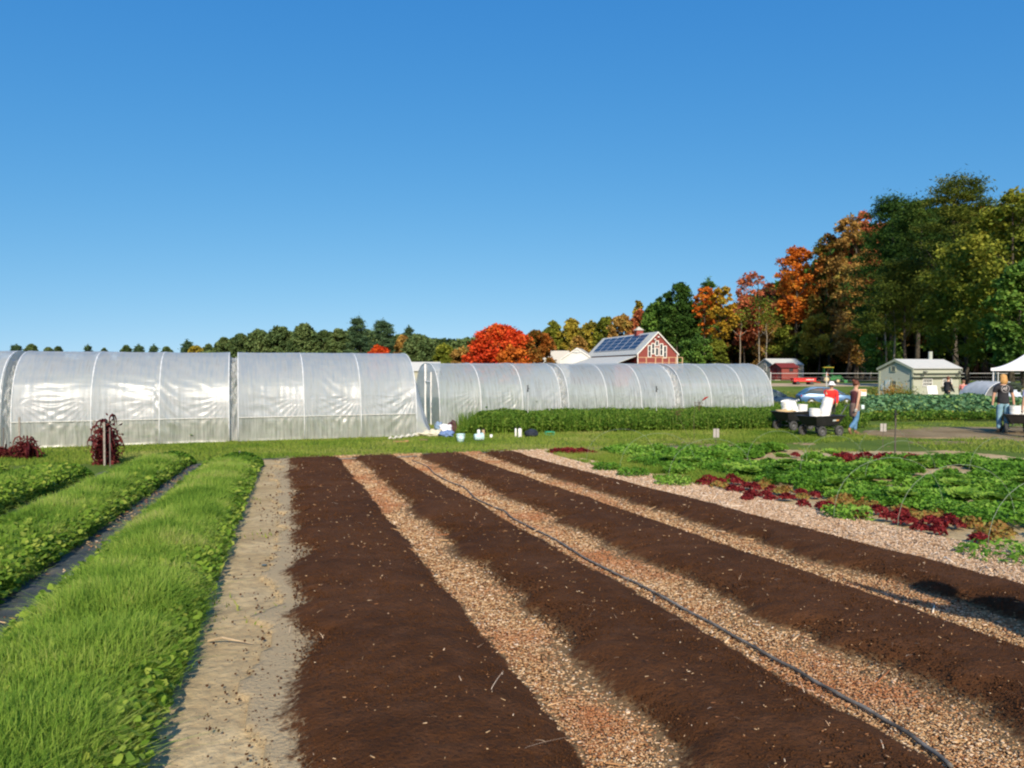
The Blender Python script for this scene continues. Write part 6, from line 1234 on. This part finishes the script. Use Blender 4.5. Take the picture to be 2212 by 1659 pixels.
# far grey shed and the red shed before it
th = math.radians(15)
L_, W_ = 6.0, 4.7; cx_, cy_ = 45.5 + math.cos(th) * L_ / 2 - math.sin(th) * W_ / 2, 129 + math.sin(th) * L_ / 2 + math.cos(th) * W_ / 2
fs_ = house('far_shed', 'far beige shed with a white roof behind the red shed', (cx_, cy_, -0.6), th, L_, W_, 2.6, 3.65, BEIGE, ROOFW, TRIM); win(fs_, 'gableL', L_, W_, 0.0, 2.75, 0.4, 0.4, 2, 2); win(fs_, 'gableL', L_, W_, 0.0, 1.9, 0.7, 0.8, 3, 2); win(fs_, 'gableL', L_, W_, -0.2, 0.9, 0.7, 0.5, 2, 2)
L_, W_ = 3.0, 2.9; cx_, cy_ = 43.3 + math.cos(th) * L_ / 2 - math.sin(th) * W_ / 2, 119 + math.sin(th) * L_ / 2 + math.cos(th) * W_ / 2
rs_ = house('red_shed', 'small red shed with a dark red roof before the beige shed', (cx_, cy_, -0.45), th, L_, W_, 2.0, 2.65, REDW, ROOFR, ROOFR, 'shed', 0.25); win(rs_, 'front', L_, W_, 0.25, 1.55, 0.7, 0.55, 2, 1, REDW)
MB().box((-L_ / 2 - 0.03, 0.2, 0.95), (0.05, 0.9, 1.8)).build('door', boardwall('door_red', (0.26, 0.035, 0.03)), rs_)
tag(MB().box((0, 0, 0), (5.2, 2.6, 0.12)).build('shed_skid', WOODP), 'timber platform under the red shed', 'platform').location = (cx_, cy_, -0.52); bpy.data.objects['shed_skid'].rotation_euler.z = th
# barn with solar panels
A_ = math.atan2(18, -3.6); L_, W_ = 18.4, 4.5; bx_, by_ = 13.9, 89.0
bn = house('red_barn', 'red barn with a white metal roof and solar panels behind the low tunnels', (bx_, by_, -0.6), A_, L_, W_, 3.62, 5.9, REDW, ROOFW, TRIM, 'barn', 0.16)
# the near gable is local -X; local +Y faces left in the photo
sl = (5.9 - 3.62) / (W_ / 2); ang = math.atan(sl); rl = math.hypot(W_ / 2, 5.9 - 3.62)
PAN = M('solar_cells', (0.018, 0.03, 0.075), 0.35, 0.4, var=0.3, scale=3); PFR = M('panel_frame', (0.55, 0.58, 0.62), 0.4, 0.5)
for i in range(6):
    xc = -L_ / 2 + 1.5 + 2.55 * (i + 0.5); m = Matrix.Translation((xc, 0, 5.9)) @ Matrix.Rotation(-ang, 4, 'X')
    fr_ = MB(); fr_.box((0, rl * 0.45, 0.10), (2.5, rl * 0.74, 0.03)).xf(m); fo = fr_.build('solar_panel', PFR, bn)
    ce = MB()
    for j in range(4): ce.box((0, rl * (0.09 + 0.18 * (j + 0.5)), 0.12), (2.36, rl * 0.18 - 0.06, 0.02))
    ce.xf(m).build('cells', PAN, fo)
lt = MB(); y0, z0 = W_ / 2 + 0.17, 3.62 - sl * 0.17 - 0.10; lt.add([(-L_ / 2, y0, z0), (L_ / 2, y0, z0), (L_ / 2, y0 + 2.6, z0 - 0.95), (-L_ / 2, y0 + 2.6, z0 - 0.95), (-L_ / 2, y0, z0 - 0.06), (L_ / 2, y0, z0 - 0.06), (L_ / 2, y0 + 2.6, z0 - 1.01), (-L_ / 2, y0 + 2.6, z0 - 1.01)], [(0, 1, 2, 3), (7, 6, 5, 4), (0, 3, 7, 4), (2, 1, 5, 6), (3, 2, 6, 7)]); lt.build('lean_to_roof', ROOFW, bn)
MB().box((0, y0 + 1.2, (z0 - 0.95) / 2), (L_ - 0.4, 2.3, z0 - 1.0)).build('lean_to_wall', REDW, bn)
for (c, zt, h) in ((0.92, 4.35, 1.25), (0.52, 4.58, 1.15), (0.08, 4.86, 0.55), (0.08, 4.1, 0.85), (-0.42, 4.55, 1.3), (-0.84, 4.30, 1.3)):
    win(bn, 'gableL', L_, W_, -c, zt - h / 2 + 0.1, 0.26, h - 0.1, 1, 2 if h > 0.9 else 1, TRIM, 0.04, 0.075)
for s_, zz_ in ((0.35, 5.02), (-0.05, 5.28)): MB().lathe([(0.03, 0), (0.13, 0.04), (0.10, 0.14), (0, 0.16)], 12, Matrix.Translation((-L_ / 2 - 0.15, s_, zz_))).build('floodlight', TRIM, bn, True)
cu = MB().box((0, 0, 5.95), (0.78, 0.78, 0.8)).build('cupola', REDW, bn); cu.location.x = -3.6
MB().add([(-0.5, -0.5, 6.352), (0.5, -0.5, 6.352), (0.5, 0.5, 6.352), (-0.5, 0.5, 6.352), (0, 0, 6.8)], [(0, 1, 4), (1, 2, 4), (2, 3, 4), (3, 0, 4), (3, 2, 1, 0)]).build('cupola_roof', ROOFB, cu)
DECK = M('deck_timber', (0.50, 0.34, 0.20), 0.8, 0.2, var=0.2); dk = MB()
def deckpost(px): q = P(px, 772, 78.2); return (q.x, 78.2, q.z)
root = empty('deck_railing', (0, 0, 0), 0, 'new timber deck railing in front of the barn gable', 'railing')
tops = [deckpost(px) for px in (1377, 1396, 1416, 1431, 1445, 1460, 1474)]
for t in tops[1:]: MB().box((t[0], t[1], t[2] - 0.8), (0.10, 0.10, 1.6)).build('post', DECK, root)
MB().tube([tops[0], tops[-1]], 0.045, 4).tube([(a_[0], a_[1], a_[2] - 0.55) for a_ in (tops[0], tops[-1])], 0.03, 4).build('rail', DECK, root); MB().box(((tops[0][0] + tops[-1][0]) / 2, 79.0, tops[0][2] - 1.0), (5.0, 1.8, 0.12)).build('deck_floor', DECK, root)
# further roofs
w1 = house('white_gable_house', 'white gabled house with bracketed peak left of the barn', (P(1252, 775, 96).x + 0.3, 99, -0.6), math.radians(78), 6.0, 4.2, 3.2, 4.6, WHITEW, ROOFB, TRIM, 'house')
MB().tube([(-3.2, 0, 4.1), (-3.2, 0.5, 4.15)], 0.04, 5).tube([(-3.2, 0, 4.1), (-3.2, -0.5, 4.15)], 0.04, 5).tube([(-3.2, 0, 4.0), (-3.2, 0, 4.5)], 0.04, 5).build('gable_bracket', TRIM, w1)
house('beige_roofed_barn', 'long beige roof between the red maple and the white gable', (P(1186, 790, 110).x, 112, -0.6), math.radians(12), 6.2, 5.0, 2.4, 4.6, BEIGE, ROOFB, TRIM, 'barn')
w3 = house('low_white_shed', 'low white roofed shed glimpsed in the gap between the tunnels', (P(902, 800, 50).x, 52, -0.6), math.radians(5), 2.4, 2.2, 2.0 - 0.15, 2.4, BEIGE, ROOFW, TRIM)
# ------------------------------------------------------------ grey pole, fence, tent, tarp mound, yard sign
p = P(2048, 758, 47.5); o = MB().tube([(0, 0, 0), (0, 0, p.z + 0.6)], [0.14, 0.12], 14).build('concrete_post', M('pale_post', (0.38, 0.40, 0.34), 0.9), None, True); o.location = (p.x, 49.5, -0.6); tag(o, 'thick grey pole rising behind the near shed', 'pole')
fn = empty('wire_fence', (0, 0, 0), 0, 'wire and pipe fence along the dirt road', 'fence')
fpts = [(x, 79.0 + (x - 40) * 0.02) for x in (27.5, 33.5, 39.8, 46.0, 52.0, 58.0)]
for (x, y) in fpts: MB().tube([(x, y, -0.6), (x, y, 0.98)], 0.05, 8).build('post', PIPE, fn)
MB().tube([(fpts[0][0], fpts[0][1], 0.85), (fpts[-1][0], fpts[-1][1], 0.85)], 0.022, 6).build('top_rail', PIPE, fn)
for zz_ in (0.1, 0.45): MB().tube([(fpts[0][0], fpts[0][1], zz_), (fpts[-1][0], fpts[-1][1], zz_)], 0.005, 4).build('wire', PIPE, fn)
TENT = M('white_canopy', (0.82, 0.82, 0.82), 0.7, 0.2, var=0.03)
tx_, ty_ = P(2226, 795, 37.4).x, 37.4; tn = empty('canopy_tent', (tx_, ty_, -0.6), math.radians(-35), 'white peaked canopy tent at the right edge of the photo', 'tent')
n = 18; vs = []; hw_ = 1.62
for i in range(n + 1):
    for j in range(n + 1):
        x = (i / n - 0.5) * 2; y = (j / n - 0.5) * 2; rr_ = max(abs(x), abs(y)); z = 2.02 + 0.92 * (1 - rr_) ** 1.65 - 0.03 * math.sin(rr_ * math.pi) * 0; vs.append((x * hw_, y * hw_, z))
fs = [(i * (n + 1) + j, (i + 1) * (n + 1) + j, (i + 1) * (n + 1) + j + 1, i * (n + 1) + j + 1) for i in range(n) for j in range(n)]; cp_ = MB().add(vs, fs).build('canopy', TENT, tn, True); sm_ = cp_.modifiers.new('thick', 'SOLIDIFY'); sm_.thickness = 0.01
for s, (cx2, cy2, dx, dy) in enumerate(((0, -hw_, hw_, 0.006), (0, hw_, hw_, 0.006), (-hw_, 0, 0.006, hw_), (hw_, 0, 0.006, hw_))): MB().box((cx2, cy2, 1.95), (dx * 2 if dx > 0.1 else 0.012, dy * 2 if dy > 0.1 else 0.012, 0.14)).build('valance', TENT, tn)
for sx in (-1, 1):
    for sy in (-1, 1): MB().tube([(sx * 1.52, sy * 1.52, 0), (sx * 1.52, sy * 1.52, 1.98)], 0.03, 8).build('leg', PIPE, tn)
MB().box((0.9, 1.5, 1.0), (1.9, 0.02, 1.9)).build('side_panel', M('tan_panel', (0.30, 0.25, 0.18), 0.9), tn)
GT = M('grey_tarp', (0.42, 0.44, 0.45), 0.6, 0.3, var=0.15, scale=3)
x0, d0 = P(2140, 845, 36.5).x, 36.5; tm = empty('tarp_mound', (x0, d0, -0.6), 0.1, 'rounded grey tarp mound in front of the canopy tent', 'tarp'); vs = []; n = 30; m = 12
for j in range(m + 1):
    t = j / m
    for i in range(n + 1):
        f = math.pi * i / n; k = 1 + 0.02 * math.sin(i * 1.7 + j * 2); vs.append((-1.12 * math.cos(f) * k, (t - 0.5) * 1.8, 1.36 * math.sin(f) ** 0.75 * k * (1 if 0 < j < m else 0.96)))
fs = [(j * (n + 1) + i, j * (n + 1) + i + 1, (j + 1) * (n + 1) + i + 1, (j + 1) * (n + 1) + i) for j in range(m) for i in range(n)] + [tuple(range(n + 1))]
MB().add(vs, fs).build('tarp', GT, tm, True)
MB().tube([(-1.12 * math.cos(math.pi * i / 20), -0.92, 1.37 * math.sin(math.pi * i / 20) ** 0.75) for i in range(21)], 0.02, 6).build('hoop', PIPE, tm)
blob('pale_sacks', (x0 + 0.15, d0 - 1.3, -0.0), (0.38, 0.3, 0.36), M('pale_sack', (0.5, 0.58, 0.68), 0.8, var=0.3), 12, 'pale blue grey sacks piled before the tarp mound', 'sacks', 0.6)
blob('dark_heap', (x0 + 0.25, d0 - 1.2, 0.5), (0.4, 0.3, 0.22), M('dark_green_cloth', (0.03, 0.045, 0.03), 0.9, var=0.4), 13, 'dark green heap on top of the pale sacks', 'heap', 0.8)
p = P(1876, 849, 27.5); ys_ = empty('yard_sign', (p.x, 28, -0.6), 0.15, 'small orange and white yard sign behind the walking woman', 'sign'); zc = p.z + 0.6
MB().box((0, 0, zc), (0.36, 0.01, 0.25)).build('panel', WHT, ys_); MB().box((0.03, -0.008, zc + 0.07), (0.28, 0.006, 0.09)).build('orange_band', M('orange_sticker', (0.75, 0.36, 0.12), 0.5), ys_)
MB().box((-0.04, -0.010, zc + 0.0), (0.05, 0.006, 0.12)).box((0.0, -0.009, zc - 0.055), (0.26, 0.006, 0.05)).build('printed_mark', M('pale_sticker', (0.3, 0.34, 0.36), 0.5), ys_)
for s in (-1, 1): MB().tube([(s * 0.12, 0.01, 0), (s * 0.12, 0.01, zc)], 0.006, 5).build('leg', MET, ys_)
r = np.random.default_rng(44)
for (px, d, hh, ww, col, lb) in ((1967 - 40, 42.0, 0.85, 0.6, 'brown', 'dry reddish flowering shrub by the left corner of the near shed'), (1950, 41.5, 0.7, 0.7, 'olive', 'faded grey green bushy plant in front of the near shed gable')):
    p = P(px, 850, d); root = empty('garden_shrub', (p.x, d, -0.6), 0, lb, 'shrub'); q = r.normal(size=(900, 3)) * (ww * 0.5, 0.4, hh * 0.3) + (0, 0, hh * 0.75); V, Fc = cards(q, 0.055, 0.3, 0.5, int(px)); mesh_np('foliage', V, Fc, lm(col), root)
    mb = MB()
    for k in range(7): mb.tube([(0.05 * k - 0.15, 0, 0), (0.12 * k - 0.4, 0.05, hh * 0.9)], [0.015, 0.006], 5)
    mb.build('stem', BARKD, root)
# ------------------------------------------------------------ cars, tractor, wagon
def car(loc, rz, label, paint, L=4.4):
    """side profile swept across the width, cabin narrowed; local +X is the nose"""
    root = empty('parked_car', loc, rz, label, 'car', 'blue cars parked beyond the low tunnels'); hw = 0.86
    st = [(-2.18, 0.55, 0.80), (-2.05, 0.32, 0.92), (-1.5, 0.25, 0.97), (-0.8, 0.22, 0.95), (0.0, 0.22, 0.93), (0.9, 0.22, 0.90), (1.5, 0.25, 0.84), (2.0, 0.30, 0.72), (2.2, 0.45, 0.58)]
    vs = []
    for (x, zb, zt) in st:
        w_ = hw * (1 if abs(x) < 1.6 else 0.88); vs += [(x * L / 4.4, -w_, zb), (x * L / 4.4, -w_ * 1.02, (zb + zt) / 2), (x * L / 4.4, -w_ * 0.93, zt), (x * L / 4.4, w_ * 0.93, zt), (x * L / 4.4, w_ * 1.02, (zb + zt) / 2), (x * L / 4.4, w_, zb)]
    n = len(st); fs = [(i * 6 + k, i * 6 + (k + 1) % 6, (i + 1) * 6 + (k + 1) % 6, (i + 1) * 6 + k) for i in range(n - 1) for k in range(6)] + [tuple(range(6))[::-1], tuple((n - 1) * 6 + k for k in range(6))]
    MB().add(vs, fs).build('body', paint, root, True, 0.03)
    prof = [(-1.95, 0.93), (-1.45, 1.30), (-0.8, 1.43), (0.0, 1.42), (0.5, 1.30), (1.25, 0.90)]; k_ = L / 4.4
    def ring(inset): return None
    vb = [(x * k_, s * (hw * 0.90 if z < 1.0 else hw * 0.72), z) for s in (-1, 1) for x, z in prof]; m = len(prof)
    gl_ = MB().add(vb, [tuple(range(m)), tuple(range(2 * m - 1, m - 1, -1))] + [(i, i + m, (i + 1) % m + m, (i + 1) % m) for i in range(m)]); gl_.build('windows', M('car_glass', (0.05, 0.07, 0.07), 0.08, 0.8, var=0.3, scale=2), root)
    rf = MB()
    for s in (-1, 1):
        pts = [(x * k_, s * ((hw * 0.90 if z < 1.0 else hw * 0.72) + 0.005), z + 0.01) for x, z in prof]; rf.tube(pts, 0.045, 6)
        rf.tube([(-0.35 * k_, s * hw * 0.89, 0.92), (-0.35 * k_, s * hw * 0.73, 1.40)], 0.035, 6)
    rf.add([(x * k_, y, z) for (x, z) in ((-1.35, 1.335), (-0.8, 1.45), (0.0, 1.44), (0.48, 1.325)) for y in (-0.64, 0.64)], [(0, 1, 3, 2), (2, 3, 5, 4), (4, 5, 7, 6)]); rf.build('roof_frame', paint, root, True)
    for x in (-1.35, 1.35):
        for s in (-1, 1):
            m4 = Matrix.Translation((x * k_, s * 0.80, 0.31)) @ Matrix.Rotation(math.pi / 2, 4, 'X'); w_ = MB().lathe([(0.18, -0.1), (0.29, -0.1), (0.31, -0.05), (0.31, 0.05), (0.29, 0.1), (0.18, 0.1)], 24, m4, True).build('wheel', TYRE, root, True); MB().lathe([(0, -0.09), (0.18, -0.07), (0.18, 0.07), (0, 0.09)], 16, m4).build('rim', PIPE, w_, True)
    for s in (-1, 1): MB().box((2.12 * k_, s * 0.6, 0.62), (0.10, 0.3, 0.14)).build('headlight', M('lamp_glass', (0.75, 0.78, 0.78), 0.15, 0.8), root, False, 0.02); MB().box((-2.1 * k_, s * 0.66, 0.78), (0.08, 0.2, 0.16)).build('taillight', M('tail_red', (0.4, 0.02, 0.02), 0.3), root, False, 0.02); MB().box((0.75 * k_, s * 0.95, 0.95), (0.14, 0.12, 0.10)).build('mirror', paint, root, False, 0.02)
    return root
BLUE = M('blue_paint', (0.07, 0.17, 0.33), 0.3, 0.6, 0.2, var=0.1); NAVY = M('navy_paint', (0.015, 0.04, 0.085), 0.3, 0.6, 0.2, var=0.1)
p = P(1784, 837, 60); car((p.x, 60, p.z - 1.44), math.radians(-6), 'blue hatchback parked behind the carts', BLUE); p = P(1672, 841, 58); car((p.x - 0.4, 58, p.z - 1.44), math.radians(-28), 'dark navy car half hidden by the end of the right tunnel', NAVY)
GRNP = M('tractor_green', (0.03, 0.20, 0.05), 0.4, 0.5); YLW = M('tractor_yellow', (0.65, 0.48, 0.04), 0.5); 
p = P(1795, 826, 96); tr = empty('tractor', (p.x, 96, g(p.x, 96) + 0.03), math.radians(-12), 'green tractor with a yellow canopy parked by the wood', 'tractor')
for x, y, r_, w_ in ((-0.75, -0.62, 0.58, 0.3), (-0.75, 0.62, 0.58, 0.3), (0.85, -0.6, 0.36, 0.22), (0.85, 0.6, 0.36, 0.22)):
    m4 = Matrix.Translation((x, y, r_)) @ Matrix.Rotation(math.pi / 2, 4, 'X'); wh_ = MB().lathe([(r_ * 0.6, -w_ / 2), (r_ * 0.95, -w_ / 2), (r_, 0), (r_ * 0.95, w_ / 2), (r_ * 0.6, w_ / 2)], 22, m4, True).build('wheel', TYRE, tr, True); MB().lathe([(0, -w_ / 2.4), (r_ * 0.6, -w_ / 2.2), (r_ * 0.6, w_ / 2.2), (0, w_ / 2.4)], 18, m4).build('rim', M('cream_rim', (0.55, 0.45, 0.25), 0.6), wh_, True)
MB().prism([(-0.1, 0.65), (0.2, 1.15), (1.15, 1.05), (1.3, 0.75), (1.25, 0.5), (-0.1, 0.45)], -0.3, 0.3).build('hood', GRNP, tr, False, 0.03); MB().box((-0.55, 0, 0.75), (1.0, 0.6, 0.35)).box((-0.8, -0.6, 1.12), (0.75, 0.3, 0.06)).box((-0.8, 0.6, 1.12), (0.75, 0.3, 0.06)).build('chassis', GRNP, tr, False, 0.02)
MB().box((-0.7, 0, 1.1), (0.4, 0.45, 0.1)).box((-0.9, 0, 1.35), (0.08, 0.45, 0.45)).build('seat', BLK, tr, False, 0.02)
rp = MB()
for s in (-1, 1): rp.tube([(-1.05, s * 0.55, 0.9), (-1.05, s * 0.55, 2.35)], 0.035, 6).tube([(0.15, s * 0.5, 1.1), (0.1, s * 0.5, 2.35)], 0.03, 6)
rp.tube([(-1.05, -0.55, 2.3), (-0.5, -0.5, 2.62), (0.0, -0.5, 2.4)], 0.03, 6); rp.build('roll_bar', GRNP, tr); MB().box((-0.45, 0, 2.38), (1.5, 1.25, 0.07)).build('canopy', YLW, tr, False, 0.02); MB().tube([(-0.1, 0, 1.2), (-0.2, 0, 1.4)], 0.02, 6).tube([(-0.2 + 0.17 * math.cos(t), 0.17 * math.sin(t), 1.42) for t in np.linspace(0, 6.28, 13)], 0.015, 5, False).build('steering_wheel', BLK, tr)
MB().tube([(0.2, -0.45, 1.0), (1.3, -0.45, 1.15), (1.75, -0.45, 0.45)], 0.045, 6).tube([(0.2, 0.45, 1.0), (1.3, 0.45, 1.15), (1.75, 0.45, 0.45)], 0.045, 6).box((1.95, 0, 0.3), (0.45, 1.3, 0.4)).build('loader', GRNP, tr); MB().add([(-1.15, -0.45, 1.2), (-1.15, 0.05, 1.2), (-1.15, -0.2, 1.65), (-1.12, -0.45, 1.2), (-1.12, 0.05, 1.2), (-1.12, -0.2, 1.65)], [(0, 2, 1), (3, 4, 5), (0, 1, 4, 3), (1, 2, 5, 4), (2, 0, 3, 5)]).xf(Matrix.Rotation(0.7, 4, 'Z')).build('warning_triangle', M('orange_sign', (0.85, 0.14, 0.03), 0.5), tr)
tr.scale = (0.86, 0.86, 0.86)
RD = M('wagon_red', (0.58, 0.03, 0.03), 0.5); p = P(1742, 834, 86); wg = empty('red_wagon', (p.x, 87, -0.6), math.radians(-2), 'flat red farm wagon parked on the dirt road', 'wagon')
frustum_shell(1.25, 1.3, 0.6, 0.62, 0.42, 0.86, 0.04).build('bed', RD, wg); MB().tube([(1.3, 0, 0.45), (2.0, 0, 0.3)], 0.04, 6).build('drawbar', RD, wg)
for x in (-0.8, 0.8):
    for y in (-0.6, 0.6):
        m4 = Matrix.Translation((x, y, 0.24)) @ Matrix.Rotation(math.pi / 2, 4, 'X'); MB().lathe([(0, -0.07), (0.2, -0.07), (0.24, 0), (0.2, 0.07), (0, 0.07)], 18, m4).build('wheel', TYRE, wg, True)
lt = MB()
for k, (x, w_) in enumerate(((0.18, 0.1), (0.31, 0.08), (0.42, 0.1), (0.55, 0.12), (0.70, 0.1), (0.92, 0.16))): lt.box((x, -0.672, 0.66 + 0.02 * (k % 2)), (w_, 0.012, 0.10))
lt.build('white_lettering', WHT, wg)
